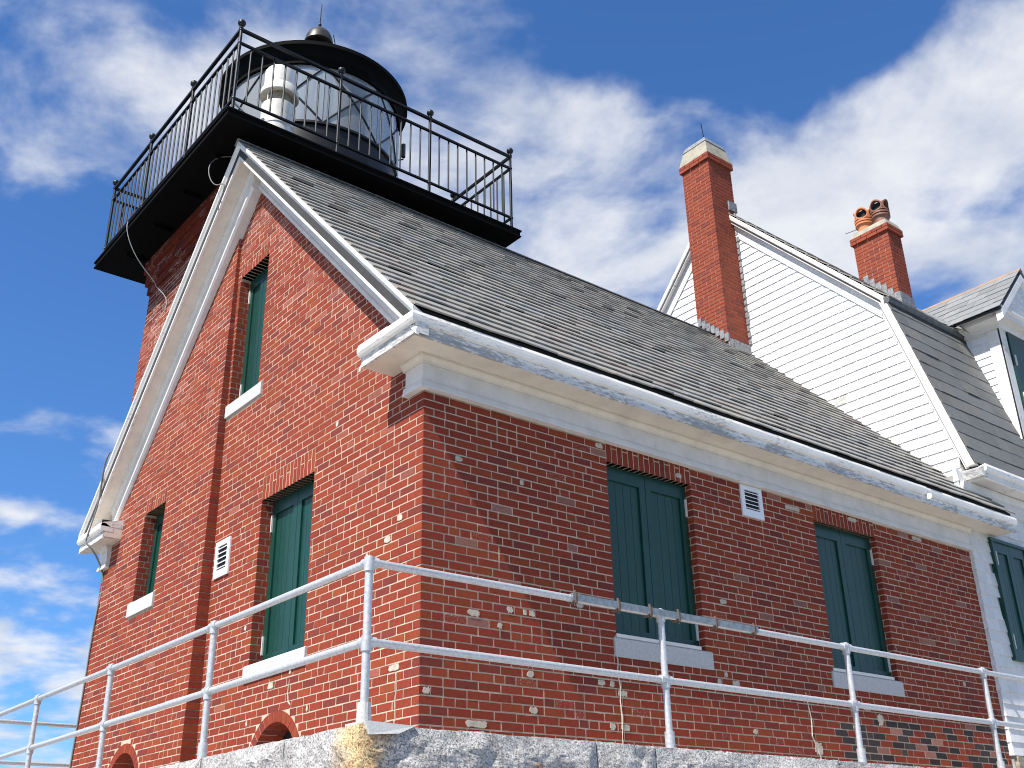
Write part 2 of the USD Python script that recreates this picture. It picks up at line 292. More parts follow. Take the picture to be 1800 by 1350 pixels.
# ------------------------------------------------------------------ brickwork
RED, PUR, ORA, PNK, BLK = (.220, .040, .022), (.172, .037, .027), (.238, .050, .022), (.36, .16, .12), (.046, .036, .034)
def btone(rng, pos, orange=.0):
    q = rng.random(); c = RED
    if q < .13: c = PUR
    elif q < .34: c = ORA
    k = rng.uniform(.90, 1.10); return [a*k for a in c]
class Wall:
    "bricks of one face. f(u, d, z) -> point, d = distance proud of the face plane (negative = into the wall)"
    def __init__(s, f, normal, rng): s.f, s.nrm, s.rng, s.items = f, normal, rng, []
    def brick(s, u0, u1, z0, z1, depth=.045, tone=None, wear=0.0, proud=None):
        if u1-u0 < .012: return
        p = s.rng.uniform(-.0012, .0018) if proud is None else proud; f = s.f
        pts = [f(u0, -depth, z0), f(u1, -depth, z0), f(u1, p, z0), f(u0, p, z0), f(u0, -depth, z1), f(u1, -depth, z1), f(u1, p, z1), f(u0, p, z1)]
        m = trimesh.Trimesh(pts, MB.BOX, process=False); F = MB.BOX if m.volume > 0 else MB.BOX[:, ::-1]
        b = MB().add(pts, F, tone if tone is not None else btone(s.rng, pts[2]), wear)
        s.items.append((b, np.mean(pts, 0), (u1-u0)*(z1-z0), s.nrm))
    def course(s, a, b, z0, z1, shift, tonef=None, wearf=None, da=.045, db=.045, head=.10):
        "fills [a, b] with stretchers and a few headers; the brick at each end goes da / db deep"
        if b-a < .03: return
        n = math.floor((a-shift)/S); cuts = []; u = shift+n*S
        while u < b+S:
            cuts.append(u)
            if s.rng.random() < head: cuts.append(u+S*.5)
            u += S
        cuts = [c for c in cuts if a+.045 < c < b-.045]; e = [a]+cuts+[b]
        for i in range(len(e)-1):
            l = e[i]+(J/2 if i else 0); r = e[i+1]-(J/2 if i < len(e)-2 else 0)
            if r-l < .02: continue
            d = max(da if i == 0 else .045, db if i == len(e)-2 else .045); m = (l+r)/2; zz = (z0+z1)/2
            jz = s.rng.uniform(-.0015, .0015)
            s.brick(l+s.rng.uniform(-.001, .001), r+s.rng.uniform(-.001, .001), z0+jz, z1+jz, d, tonef(m, zz) if tonef else None, wearf(m, zz) if wearf else 0.0)
def minus(iv, holes):
    out = [iv]
    for h0, h1 in holes:
        nx = []
        for a, b in out:
            if h1 <= a or h0 >= b: nx.append((a, b)); continue
            if h0 > a: nx.append((a, h0))
            if h1 < b: nx.append((h1, b))
        out = nx
    return out
def core(poly, holes, f, d0, d1, name, parent, mat_):
    m = m3.CrossSection([poly]+holes, m3.FillRule.EvenOdd).extrude(1.0).to_mesh(); v = m.vert_properties[:, :3]
    P = np.array([f(a, d0+(d1-d0)*c, b) for a, b, c in v]); t = trimesh.Trimesh(P, m.tri_verts, process=False)
    if t.volume < 0: t.invert()
    return MB().tri(t).build(name, mat_, parent)
COURSES = range(-75, 41)
def jamb(wall, u, side, z0, z1, depth, k):
    "second brick of the reveal, behind the first; u = edge, side = +1 if the wall lies at larger u"
    a, b = (u, u+.05) if side > 0 else (u-.05, u)
    d1 = .105 if k % 2 else .062
    for (p, q) in ((d1+J, depth-.004),):
        f = wall.f; pts = [f(a, -q, z0), f(b, -q, z0), f(b, -p, z0), f(a, -p, z0), f(a, -q, z1), f(b, -q, z1), f(b, -p, z1), f(a, -p, z1)]
        m = trimesh.Trimesh(pts, MB.BOX, process=False); F = MB.BOX if m.volume > 0 else MB.BOX[:, ::-1]
        wall.items.append((MB().add(pts, F, btone(wall.rng, pts[0])), np.mean(pts, 0), .0004, wall.nrm))
    return d1
def soldiers(wall, u0, u1, z0, z1, depth=.155):
    n = max(3, round((u1-u0)/C)); w = (u1-u0)/n
    for i in range(n):
        a, b = u0+i*w+J/2, u0+(i+1)*w-J/2
        if i % 2: wall.brick(a, b, z0, z0+.62*(z1-z0)-J/2, depth); wall.brick(a, b, z0+.62*(z1-z0)+J/2, z1, .045)
        else: wall.brick(a, b, z0, z1, depth)

bld = thing('brick_building', 'long red brick fog signal building with slate gable roof, white trim and green shutters', 'building')
rb = random.Random(11)
fa = lambda u, d, z: (-d, u, z)                 # gable face, X = 0
fr = lambda u, d, z: (u, -d, z)                 # long face, Y = 0
WA, WR = Wall(fa, (-1, 0, 0), rb), Wall(fr, (0, -1, 0), rb)
def rake_d(y, z): return (6.2-1.05*abs(YC-y)-z)*.7        # distance below the rake's frieze
def wearA(y, z):
    d = rake_d(y, z); n = meshkit.noise(np.array([[y*2.2, z*2.2, 1.5]]))[0]
    return max(0, .39*math.exp(-(max(d, 0)/.8)**2)*(.45+n*.9)) if d < 1.8 else (.33 if rb.random() < .05 else 0)
def toneA(y, z):
    t = btone(rb, None); d = rake_d(y, z)
    if d < 1.3 and rb.random() < .14*(1-d/1.3): t = [a*.7+b*.3 for a, b in zip(t, PNK)]
    elif rb.random() < .01: t = [a*.6+b*.4 for a, b in zip(t, PNK)]
    return t
def toneR(x, z):
    q = rb.random()
    if 4.9 < x < 8.1 and -.02 < z < .50-.04*(8-x):
        if q < .36: return scaled(BLK, rb.uniform(.8, 1.5))
        if q < .48: return scaled(PNK, rb.uniform(.7, .95))
    w = .05 if z > 1.2 and x > 2.5 else .015
    if q > 1-w: return scaled(PNK, rb.uniform(.6, .85))
    return btone(rb, None)
wearR = lambda x, z: .40 if rb.random() < .03 else 0.0
openA = [(3.05, 3.735, 3.745, 5.325), (1.72, 2.735, .835, 2.395)]     # y0, y1, z0, z1
sillA = [(2.93, 3.765, 3.595, 3.745), (1.66, 2.80, .69, .835)]
openR = [(1.965, 3.06, .845, 2.40), (4.945, 6.045, .845, 2.40)]
sillR = [(1.925, 3.13, .685, .845), (4.885, 6.095, .685, .845)]
DA, DR = .155, .11
arcs = [(2.145, -.137, .517, .417)]
for k in COURSES:
    z0, z1 = zk(k)+J/2, zk(k-1)-J/2; zm = (z0+z1)/2
    if z1 < Zb-.02: continue
    stretch_left = k % 2 == 0
    # --- corner brick turning from the gable face to the long face
    if zm < 2.56 and z0 > Zb-.06:
        t = btone(rb, None); p = rb.uniform(0, .0015); la, lr = (S-J, S/2-J) if stretch_left else (S/2-J, S-J)
        b = MB().box(-p, lr, -p, la, z0, z1, t); WA.items.append((b, (0, la/2, zm), la*C, (-.7, -.7, 0)))
        a0, r0 = la+J, lr+J
    else: a0, r0 = (S if stretch_left else S/2), None
    # --- gable face
    top = 6.72
    ymin = max(a0, YC-(top-zm)/K+.0) if zm > 2.5 else a0
    if zm < 6.55:
        ymax = min(TY-th(zm)-.004, YC+(top-zm)/K)
        holes = [(a, b) for a, b, c, d in openA if zm > c and zm < d]+[(a, b) for a, b, c, d in sillA if c < zm < d]+[(a, b) for a, b, c, d in openA if d < zm < d+.20]
        for yc, zc_, ro, ri in arcs:
            if zm < zc_+ro+.012: h = math.sqrt(max(0, (ro+.01)**2-(zm-zc_)**2)); holes.append((yc-h, yc+h))
        for a, b in minus((ymin, ymax), holes):
            isj = lambda u: any(abs(u-o) < 1e-6 and c < zm < d for oa, ob, c, d in openA for o in (oa, ob))
            da = jamb(WA, a, 1, z0, z1, DA, k) if isj(a) else .045; db = jamb(WA, b, -1, z0, z1, DA, k) if isj(b) else .045
            WA.course(a+(J*.4 if not isj(a) and a > ymin else 0), b-(J*.4 if not isj(b) and b < ymax else 0), z0, z1, (S/2 if k % 2 else 0)+(.0 if k % 5 else .03), toneA, wearA, da, db)
    # --- long face
    if zm < 2.60 and r0:
        holes = [(a, b) for a, b, c, d in openR if c < zm < d]+[(a, b) for a, b, c, d in sillR if c < zm < d]+[(a, b) for a, b, c, d in openR if d < zm < d+.22]
        for a, b in minus((r0, LX-.01), holes):
            isj = lambda u: any(abs(u-o) < 1e-6 and c < zm < d for oa, ob, c, d in openR for o in (oa, ob))
            da = jamb(WR, a, 1, z0, z1, DR, k) if isj(a) else .045; db = jamb(WR, b, -1, z0, z1, DR, k) if isj(b) else .045
            WR.course(a+(J*.4 if not isj(a) and a > r0 else 0), b-(J*.4 if not isj(b) and b < LX-.02 else 0), z0, z1, (S/2 if k % 2 else 0)+(.0 if k % 4 else .04), toneR, wearR, da, db)
def above(d): return min(zk(k)+J/2 for k in COURSES if zk(k)+C/2 >= d+.20)-J
for a, b, c, d in openA: soldiers(WA, a, b, d, above(d))
for a, b, c, d in openR: soldiers(WR, a, b, d, above(d)-.003, DR)
def arch(wall, yc, zc_, ro, ri, depth=.22):
    n = 19; g0 = math.asin(min(1, (Zb-.02-zc_)/ro)); g = np.linspace(g0, math.pi-g0, n+1)
    for i in range(n):
        a, b = g[i]+.008, g[i+1]-.008; f = wall.f; q = lambda r, t, d: f(yc+r*math.cos(t), d, zc_+r*math.sin(t))
        pts = [q(ri, a, -depth), q(ro-.008, a, -depth), q(ro-.008, a, .001), q(ri, a, .001), q(ri, b, -depth), q(ro-.008, b, -depth), q(ro-.008, b, .001), q(ri, b, .001)]
        m = trimesh.Trimesh(pts, MB.BOX, process=False); F = MB.BOX if m.volume > 0 else MB.BOX[:, ::-1]
        wall.items.append((MB().add(pts, F, btone(rb, None)), np.mean(pts, 0), .012, wall.nrm))
arch(WA, *arcs[0])
def arc_poly(yc, zc_, r, zlow):
    g = math.asin((zlow-zc_)/r); t = np.linspace(g, math.pi-g, 17); return [(yc+r*math.cos(a), zc_+r*math.sin(a)) for a in t]
rect = lambda a, b, c, d: [(a, c), (b, c), (b, d), (a, d)]
MD = -.0022
ga = [(.02, Zb-.3), (YC+.45, Zb-.3), (YC+.45, 6.45), (YC, 6.72), (.02, 6.72-YC*K+.02)]
core(ga, [rect(a-.004, b+.004, c, d) for a, b, c, d in openA]+[arc_poly(arcs[0][0], arcs[0][1], arcs[0][3]+.004, Zb-.1)], fa, MD, -.155, 'mortar_bed', bld, M['mortar'])
core([(.004, Zb-.3), (LX, Zb-.3), (LX, 2.62), (.004, 2.62)], [rect(a-.004, b+.004, c, d) for a, b, c, d in openR], fr, MD, -.15, 'mortar_bed', bld, M['mortar'])
# inner and rear walls, so that nothing is hollow
MB().box(.23, .4, .3, 6.6, Zb, 2.75).box(.23, .4, 1.6, 5.2, 2.75, 4.3).box(.23, .4, 2.9, 4.0, 4.3, 5.5).box(.41, 8.3, .3, .5, Zb, 2.8).box(.41, 8.3, 6.55, 6.72, Zb, 2.9).build('inner_wall', M['dark'], bld)
nA = len(WA.items)
pieces(WA.items+WR.items, 'brick', M['brick'], bld, 'brickwork')
# --- mortar repairs on the long face and near the corner
def blob(f, u, z, w, h, seed, name='mortar_patch', mt='patch', d=.0045):
    w *= .82; r = random.Random(seed); z0 = Zb+round((z-h/2-Zb-.033)/C)*C; h = max(1, round(h/C))*C-.012; z0 = zk(round(37.4-(z-h/2)/C))+.006; pl = []
    m_ = 5 if w < .1 else 9; pe = [(-1+2*q/m_, -1) for q in range(m_)]+[(1, -1+2*q/4) for q in range(4)]+[(1-2*q/m_, 1) for q in range(m_)]+[(-1, 1-2*q/4) for q in range(4)]
    for a, b in pe:
        k = 1-r.uniform(0, .34)-(.22 if abs(a) == 1 and abs(b) == 1 else 0); pl.append((u+a*w/2*(1-(1-k)*min(1, h/w)*1.0), z0+h/2+b*h/2*k))
    MB().prism(pl, lambda a, b: f(a, -.003, b), lambda a, b: f(a, d, b)).build(name, M[mt], bld)
import itertools
for i, (u, z, w, h) in enumerate([(.06, .235, .08, .06), (.50, .06, .24, .075), (.54, .005, .10, .06), (.23, -.06, .08, .06), (.48, .86, .14, .06), (.83, .90, .08, .065), (.73, .80, .06, .05), (.98, .905, .05, .1), (1.05, .93, .07, .05), (1.02, .48, .09, .08), (1.04, .20, .10, .085),
        (1.56, 1.07, .10, .08), (1.76, .45, .10, .09), (1.88, .48, .07, .085), (1.99, .36, .14, .085), (1.86, .13, .09, .08), (2.0, .15, .13, .085), (1.99, -.07, .12, .10), (1.28, -.12, .4, .04), (.34, 2.08, .09, .06), (.98, 1.98, .05, .055), (3.36, 1.34, .12, .05), (3.3, .68, .06, .05), (3.2, .60, .07, .05),
        (3.42, .57, .13, .07), (3.62, .20, .07, .06), (4.52, .06, .16, .12), (5.4, .50, .18, .10), (5.6, .40, .13, .16), (6.45, .5, .4, .09), (5.15, .30, .07, .09), (7.35, .92, .07, .09), (4.6, 2.43, .3, .08), (5.65, 2.49, .2, .06), (6.9, 2.5, .25, .05), (2.9, 2.47, .1, .09), (1.88, 2.53, .12, .1)]): blob(fr, u, z, w, h, 100+i)
for i, (u, z, w, h) in enumerate([(.30, 1.60, .09, .05), (.47, 1.46, .12, .07), (.76, 1.40, .05, .05), (.33, .43, .17, .07), (2.27, .60, .13, .07), (1.93, .66, .05, .14), (2.86, 1.2, .06, .06), (1.6, .35, .04, .08), (2.68, .30, .04, .07), (1.0, 3.1, .06, .06), (1.35, 2.75, .05, .05)]): blob(fa, u, z, w, h, 200+i)
def crack(f, pts, r=.006):
    MB().tube([f(u, .0015, z) for u, z in pts], [r*R.uniform(.7, 1.5) for _ in pts], 5).build('mortar_crack', M['patch'], bld)
crack(fr, [(1.95, .86), (1.93, .75), (1.96, .66), (1.945, .55), (1.97, .45), (1.96, .33), (1.97, .2), (1.96, .05), (1.965, -.12)])
crack(fr, [(4.42, .60), (4.44, .47), (4.46, .36), (4.44, .2), (4.50, .09), (4.55, -.05), (4.56, -.12)], .009)
crack(fa, [(.30, .42), (.29, .3), (.305, .22), (.295, .08)], .005); crack(fa, [(1.93, .6), (1.95, .5), (1.93, .42), (1.89, .39)], .006)

# ------------------------------------------------------------------ windows, shutters, sills, vents of the brick building
def shutter(f, u0, u1, z0, z1, depth, parent, strips=True, hinge_side=None):
    "a pair of green boarded shutters in a reveal: recessed panels with boards, as one part with boards and hinges under it"
    d = -depth; b = MB(); m = (u0+u1)/2
    def bx(mb, a, c, zz0, zz1, da, db):
        P = [f(a, da, zz0), f(c, da, zz0), f(c, db, zz0), f(a, db, zz0), f(a, da, zz1), f(c, da, zz1), f(c, db, zz1), f(a, db, zz1)]
        t = trimesh.Trimesh(P, MB.BOX, process=False); mb.add(P, MB.BOX if t.volume > 0 else MB.BOX[:, ::-1])
    fwid = .075
    for (a, c) in ((u0, m-.003), (m+.003, u1)):
        bx(b, a, a+fwid, z0, z1, d, d+.035); bx(b, c-fwid, c, z0, z1, d, d+.0352); bx(b, a+fwid, c-fwid, z1-.13, z1, d, d+.0348); bx(b, a+fwid, c-fwid, z0, z0+.10, d, d+.0348)
    p = b.build('shutter', M['green'], parent)
    for (a, c) in ((u0+fwid, m-.003-fwid), (m+.003+fwid, u1-fwid)):
        n = 4; w = (c-a)/n
        for i in range(n):
            q = MB(); bx(q, a+i*w+.002, a+(i+1)*w-.002, z0+.1, z1-.13, d, d+.016); q.build('board', M['green'], p)
    if hinge_side:
        u = {'lo': u0+.012, 'hi': u1-.012}[hinge_side]
        for zz in (z0+.10, z1-.30):
            q = MB(); bx(q, u-.008, u+.008, zz, zz+.17, d+.0352, d+.052); q.build('hinge', M['hinge'], p)
def sill(f, u0, u1, z0, z1, proud, back, parent):
    a = m3.Manifold.hull_points(np.array([f(u, d, z) for u in (u0, u1) for d, z in ((-back, z0), (-back, z1), (proud, z0), (proud, z1-.012), (proud-.012, z1))]))
    mm = a.to_mesh(); MB().add(mm.vert_properties[:, :3], mm.tri_verts).build('sill', M['stone'], parent)
for a, b, c, d in openA: shutter(fa, a+.006, b-.006, c, d, DA, bld, hinge_side='hi')
for a, b, c, d in openR: shutter(fr, a+.006, b-.006, c, d, DR, bld, hinge_side='hi')
for a, b, c, d in sillA: sill(fa, a, b, c, d, .022, .19, bld)
for a, b, c, d in sillR:
    sill(fr, a, b, c, d, .016, .14, bld); MB().box(a+.03, b-.14, -.012, .08, d+.001, d+.03).build('sill_board', M['frieze'], bld)
for a, b, c, d in openA: MB().box(.122, .15, b-.010, b-.002, c, d).build('jamb_trim', M['peel'], bld)
def vent(f, u0, u1, z0, z1, parent):
    m = m3.CrossSection([rect(u0, u1, z0, z1), rect(u0+.055, u1-.055, z0+.075, z1-.05)], m3.FillRule.EvenOdd).extrude(1.0).to_mesh(); v = m.vert_properties[:, :3]
    t = trimesh.Trimesh(np.array([f(p[0], .001+.018*p[2], p[1]) for p in v]), m.tri_verts, process=False)
    if t.volume < 0: t.invert()
    p = MB().tri(t).build('vent', M['plastic'], parent)
    q = MB().prism(rect(u0+.045, u1-.045, z0+.065, z1-.04), lambda a, b: f(a, -.004, b), lambda a, b: f(a, .0035, b)).build('vent_recess', M['dark'], p)
    n = 5; h = (z1-z0-.125)/n
    for i in range(n):
        zz = z0+.075+i*h; P = [(0.004, zz+h*.50), (.017, zz+h*.30), (.019, zz+h*.42), (.007, zz+h*.66)]
        MB().prism(P, lambda a, b: f(u0+.053, a, b), lambda a, b: f(u1-.053, a, b)).build('louvre', M['plastic'], p)
vent(fa, 3.34, 3.665, 1.815, 2.19, bld); vent(fr, 3.776, 4.10, 2.235, 2.56, bld)

# ------------------------------------------------------------------ cornice, rakes and roof of the brick building
XE = 8.72
CR = [(.348, ZE), (.358, 2.995), (.358, 2.965), (.345, 2.940), (.322, 2.930), (.20, 2.930), (.20, 2.97), (.30, ZE)]
CF = [(.3185, 2.9295), (.312, 2.90), (.311, 2.874), (.319, 2.870), (.319, 2.842), (.296, 2.842), (.296, 2.853), (.20, 2.853), (.20, 2.9295)]
def run(prof, name, mt, path, parent=bld):
    "path: list of (corner point xy, outward mitre vector xy): the profile's first number is the distance out from the wall line"
    st = [(lambda a, b, P=P, V=V: (P[0]+V[0]*a, P[1]+V[1]*a, b)) for P, V in path]
    return MB().sweep(prof, st).build(name, M[mt], parent)
run(CR, 'eave_moulding', 'peel', [((6.70, 0), (0, -1)), ((0, 0), (-1, -1)), ((0, .456), (-1, 0))])
run(CF, 'eave_fascia', 'worn', [((XE-.01, 0), (0, -1)), ((0, 0), (-1, -1)), ((0, .452), (-1, 0))])
run([(a-.004, b-.0 if b < 2.94 else b-.002) for a, b in CR], 'eave_moulding', 'peel', [((6.712, 0), (0, -1)), ((XE, 0), (0, -1))])
run([(.0, 2.848), (.297, 2.848), (.297, 2.862), (.0, 2.862)], 'soffit', 'soffit', [((XE-.03, 0), (0, -1)), ((0, 0), (-1, -1)), ((0, .45), (-1, 0))])
run([(.006, 2.846), (.085, 2.846), (.082, 2.83), (.06, 2.80), (.056, 2.782), (.006, 2.782)], 'bed_moulding', 'soffit', [((LX+.02, 0), (0, -1)), ((0, 0), (-1, -1)), ((0, .225), (-1, 0))])
run([(.006, 2.781), (.044, 2.781), (.044, 2.638), (.006, 2.638)], 'frieze', 'frieze', [((LX+.02, 0), (0, -1)), ((0, 0), (-1, -1)), ((0, .20), (-1, 0))])
run([(.006, 2.637), (.050, 2.637), (.058, 2.615), (.058, 2.59), (.066, 2.585), (.066, 2.565), (.006, 2.565)], 'frieze_moulding', 'frieze', [((LX+.02, 0), (0, -1)), ((0, 0), (-1, -1)), ((0, .215), (-1, 0))])
MB().hex([(-.352,.02,2.99),(-.01,.02,2.99),(-.01,.452,2.99),(-.352,.452,2.99),(-.352,.02,3.03),(-.01,.02,3.16),(-.01,.452,3.16),(-.352,.452,3.03)]).build('return_flashing', M['peel'], bld)
# gutter joint: an end cap and its strap
MB().lathe([(0, 0), (.028, .0), (.036, .006), (.036, .014), (0, .018)], 0, 0, 14).build('gutter_cap', M['peel'], bld)
gp = stage.GetPrimAtPath(bld+'/gutter_cap'); UsdGeom.Xformable(gp).AddTransformOp().Set(Gf.Matrix4d(0, -.35, .94, 0, 0, .94, .35, 0, -1, 0, 0, 0, 6.70, -.372, 2.905, 1))
# left return, against the tower
RT = [(-CR_a, CR_b) for CR_a, CR_b in CR]
MB().sweep(CR, [lambda a, b: (-a, W+a, b), lambda a, b: (-a, 6.30, b)]).build('eave_moulding', M['peel'], bld)
MB().sweep(CF, [lambda a, b: (-a, W+a, b), lambda a, b: (-a, 6.305, b)]).build('eave_fascia', M['worn'], bld)
MB().box(-.30, -.06, 6.31, W+.29, 2.848, 2.862).box(-.30, -.085, 6.302, 6.6, 2.8625, 2.9895).build('soffit', M['soffit'], bld)
MB().hex([(-.352,6.30,2.99),(-.09,6.30,2.99),(-.09,W+.3,2.99),(-.352,W+.3,2.99),(-.352,6.30,3.03),(-.09,6.30,3.10),(-.09,W+.3,3.10),(-.352,W+.3,3.03)]).build('return_flashing', M['peel'], bld)
MB().sweep([(.006, 2.846), (.09, 2.846), (.06, 2.79), (.05, 2.64), (.066, 2.59), (.066, 2.565), (.006, 2.565)], [lambda a, b: (-.09-a, W+.004+a, b), lambda a, b: (-.09-a, 6.58, b)]).build('frieze', M['frieze'], bld)
MB().sweep(CR, [lambda a, b: (-a, W+a, b), lambda a, b: (XE, W+a, b)]).build('eave_moulding', M['peel'], bld)
# rakes: profile (X, height above the roof line), mitred at the apex
CK = math.hypot(1, K)
def rake(prof, name, mt, y0, y1, lift=0.0):
    MB().sweep(prof, [lambda a, b: (a, y0, zr(y0)+b*CK), lambda a, b: (a, y1, zr(y1)+b*CK)]).build(name, M[mt], bld)
RK = [(-OH, .026), (-OH, -.006), (-OH+.018, -.024), (-OH+.048, -.062), (-OH+.042, -.066), (-OH+.042, -.098), (-OH+.034, -.104), (-OH+.034, -.140), (-OH+.06, -.140), (-OH+.06, -.128), (-.20, -.128), (-.20, -.02), (-OH+.012, .026)]
for s_, (y0, y1) in (('r', (-OE, YC)), ('l', (W+OE, YC))):
    rake(RK, 'rake_moulding', 'peel', y0, y1)
    rake([(-OH+.045, -.133), (-.02, -.133), (-.02, -.119), (-OH+.045, -.119)], 'rake_soffit', 'soffit', .02 if s_ == 'r' else W-.02, y1)
    x = 0 if s_ == 'r' else -.075
    ys_, ye_ = (.10, YC) if s_ == 'r' else (W-.12, YC)
    rake([(.02, -.134), (x-.075, -.134), (x-.07, -.155), (x-.045, -.19), (x-.04, -.30), (x-.055, -.315), (x-.055, -.345), (x-.03, -.36), (.02, -.36)], 'rake_frieze', 'frieze', ys_, ye_)
# roof slab, ridge and slates
MB().sweep([(-.33, -.115), (-.33, .006), (.0, .006)][:0] or [(-.32, -.11), (XE-.03, -.11), (XE-.03, .006), (-.32, .006)], [lambda a, b: (a, -.30, zr(-.30)+b*CK), lambda a, b: (a, YC, zr(YC)+b*CK), lambda a, b: (a, W+.30, zr(W+.30)+b*CK)]).build('roof', M['roofing'], bld)
roof_path = bld+'/roof'
def stone(rng):
    q = rng.random(); c = (.222, .212, .190)
    if q < .28: c = (.240, .222, .193)
    elif q < .38: c = (.215, .215, .210)
    elif q < .43: c = (.235, .20, .174)
    k = rng.uniform(.90, 1.09); return [a*k for a in c]
def slates(P0, U, Vd, Nn, nrow, ulen, expo, width, rng, name, parent, rest, skip=None, limit=300, thick=.014, tone=None, lift=0.0, rag=.03, gap=.027):
    "rows of slates: P0 lower left corner, U along the eave, Vd up the slope, Nn outwards"
    P0, U, Vd, Nn = map(lambda a: np.asarray(a, float), (P0, U, Vd, Nn)); items = []
    for r in range(nrow):
        u = -width*(.5 if r % 2 else 0)-rng.uniform(0, .02)
        while u < ulen:
            w = width*rng.uniform(.86, 1.14); a, b = max(u, 0), min(u+w, ulen); u += w
            if b-a < .04: continue
            a += .0012; b -= .0012
            s0 = r*expo+rng.uniform(-rag, rag)*.22; s1 = (r+1)*expo+.035
            if skip and skip((a+b)/2, s0): continue
            h = lift+gap+rng.uniform(-.003, .003)+(rng.uniform(.002, .007) if rng.random() < .10 else 0); g = rng.uniform(-.002, .002)
            q = lambda uu, s, n: P0+U*uu+Vd*s+Nn*n
            pts = [q(a, s0, h+g), q(b, s0, h-g), q(b, s1, lift+.006), q(a, s1, lift+.006), q(a, s0, h+thick+g), q(b, s0, h+thick-g), q(b, s1, lift+.006+thick), q(a, s1, lift+.006+thick)]
            m = trimesh.Trimesh(pts, MB.BOX, process=False); F = MB.BOX if m.volume > 0 else MB.BOX[:, ::-1]
            items.append((MB().add(pts, F, (tone or stone)(rng)), np.mean(pts, 0), (b-a)*expo, Nn))
    pieces(items, name, M['slate'], parent, rest, limit)
SD = np.array([0, 1, K])/CK; SN = np.array([0, -K, 1])/CK; SL = (YC+OE)*CK
slates((-OH+.014, -OE+.022, zr(-OE+.022)), (1, 0, 0), SD, SN, 29, XE+OH+.02, (SL-.03)/29, .24, random.Random(5), 'slate', roof_path, 'slating', lift=.003)
SD2, SN2 = SD*[1, -1, 1], SN*[1, -1, 1]
slates((-OH+.002, W+OE-.022, zr(W+OE-.022)), (1, 0, 0), SD2, SN2, 27, XE+OH+.02, (SL-.03)/27, .30, random.Random(6), 'slate', roof_path, 'slating', limit=0, lift=.003, skip=lambda u, s: .1 < u < 3.35 and s > .9)
MB().sweep([(-.36, .0), (XE, .0)][:0] or [(-.07, .02), (0, .075), (.07, .02), (.07, .005), (0, .058), (-.07, .005)], [lambda a, b: (-OH-.01, YC+a, zr(YC)+b), lambda a, b: (XE-.02, YC+a, zr(YC)+b)]).build('ridge_cap', M['lead'], roof_path)

# ------------------------------------------------------------------ the tower
tow = thing('lighthouse_tower', 'square brick lighthouse tower with black railed gallery and round glazed lantern', 'lighthouse')
rt_ = random.Random(21)
ft = lambda u, d, z: (TX-th(z)-d, u, z)
fl = lambda u, d, z: (u, TY+th(z)+d, z)
fs = lambda u, d, z: (u, TY-th(z)-d, z)
WT, WL, WS = Wall(ft, (-1, 0, 0), rt_), Wall(fl, (0, 1, 0), rt_), Wall(fs, (0, -1, 0), rt_)
openT = (4.985, 5.585, 1.945, 2.985); sillT = (4.925, 5.665, 1.785, 1.945); DT = .17
arcT = (5.165, -.137+.02, .517, .417)
def corbel(z): return 0 if z < 6.42 else .033*(1+math.floor((z-6.42)/.16)) if z < 6.75 else .10
for k in COURSES:
    z0, z1 = zk(k)+J/2, zk(k-1)-J/2; zm = (z0+z1)/2
    if z1 < Zb-.02 or z1 > 6.96: continue
    h = th(zm); cb = corbel(zm); a, b = TY-h-cb, TY+h+cb
    wear = (lambda u, z: .42 if rt_.random() < .3 else .3*rt_.random()) if zm > 5.4 else (lambda u, z: (.36 if rt_.random() < .35 else .25) if 0 < rake_d(u, z) < .55 else .33 if rt_.random() < .06 else 0)
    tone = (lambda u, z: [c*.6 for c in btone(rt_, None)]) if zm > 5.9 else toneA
    holes = []
    if openT[2] < zm < openT[3]: holes.append(openT[:2])
    if sillT[2] < zm < sillT[3]: holes.append(sillT[:2])
    if openT[3] < zm < openT[3]+.2: holes.append(openT[:2])
    if zm < arcT[1]+arcT[2]+.012: q = math.sqrt(max(0, (arcT[2]+.01)**2-(zm-arcT[1])**2)); holes.append((arcT[0]-q, arcT[0]+q))
    deep = -(TX-h)+.02 if zm < 6.4 else .1
    for p, q in minus((a, b), holes):
        isj = lambda u: any(abs(u-o) < 1e-6 for o in openT[:2]) and openT[2] < zm < openT[3]
        da = jamb(WT, p, 1, z0, z1, DT, k) if isj(p) else (max(.05, deep) if p == a else .045); db = jamb(WT, q, -1, z0, z1, DT, k) if isj(q) else (.1 if q == b else .045)
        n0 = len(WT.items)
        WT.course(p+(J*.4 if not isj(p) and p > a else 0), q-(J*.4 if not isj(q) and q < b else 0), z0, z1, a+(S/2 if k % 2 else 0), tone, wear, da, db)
        if cb:
            for it in WT.items[n0:]:
                for v in it[0].v: v[:, 0] -= cb
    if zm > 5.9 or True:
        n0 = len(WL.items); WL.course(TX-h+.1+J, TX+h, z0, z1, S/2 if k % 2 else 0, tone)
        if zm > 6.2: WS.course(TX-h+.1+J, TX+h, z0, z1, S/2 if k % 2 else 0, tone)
        if cb:
            for it in WL.items[n0:]:
                for v in it[0].v: v[:, 1] += cb
soldiers(WT, openT[0], openT[1], openT[3], above(openT[3]), DT); arch(WT, *arcT)
core([(TY-th(0)+.005, Zb-.3), (TY+th(0)-.005, Zb-.3), (TY+th(6.4)-.005, 6.4), (TY-th(6.4)+.005, 6.4)], [rect(openT[0]-.004, openT[1]+.004, openT[2], openT[3]), arc_poly(arcT[0], arcT[1], arcT[3]+.004, Zb-.1)], ft, MD, -.2, 'mortar_bed', tow, M['mortar'])
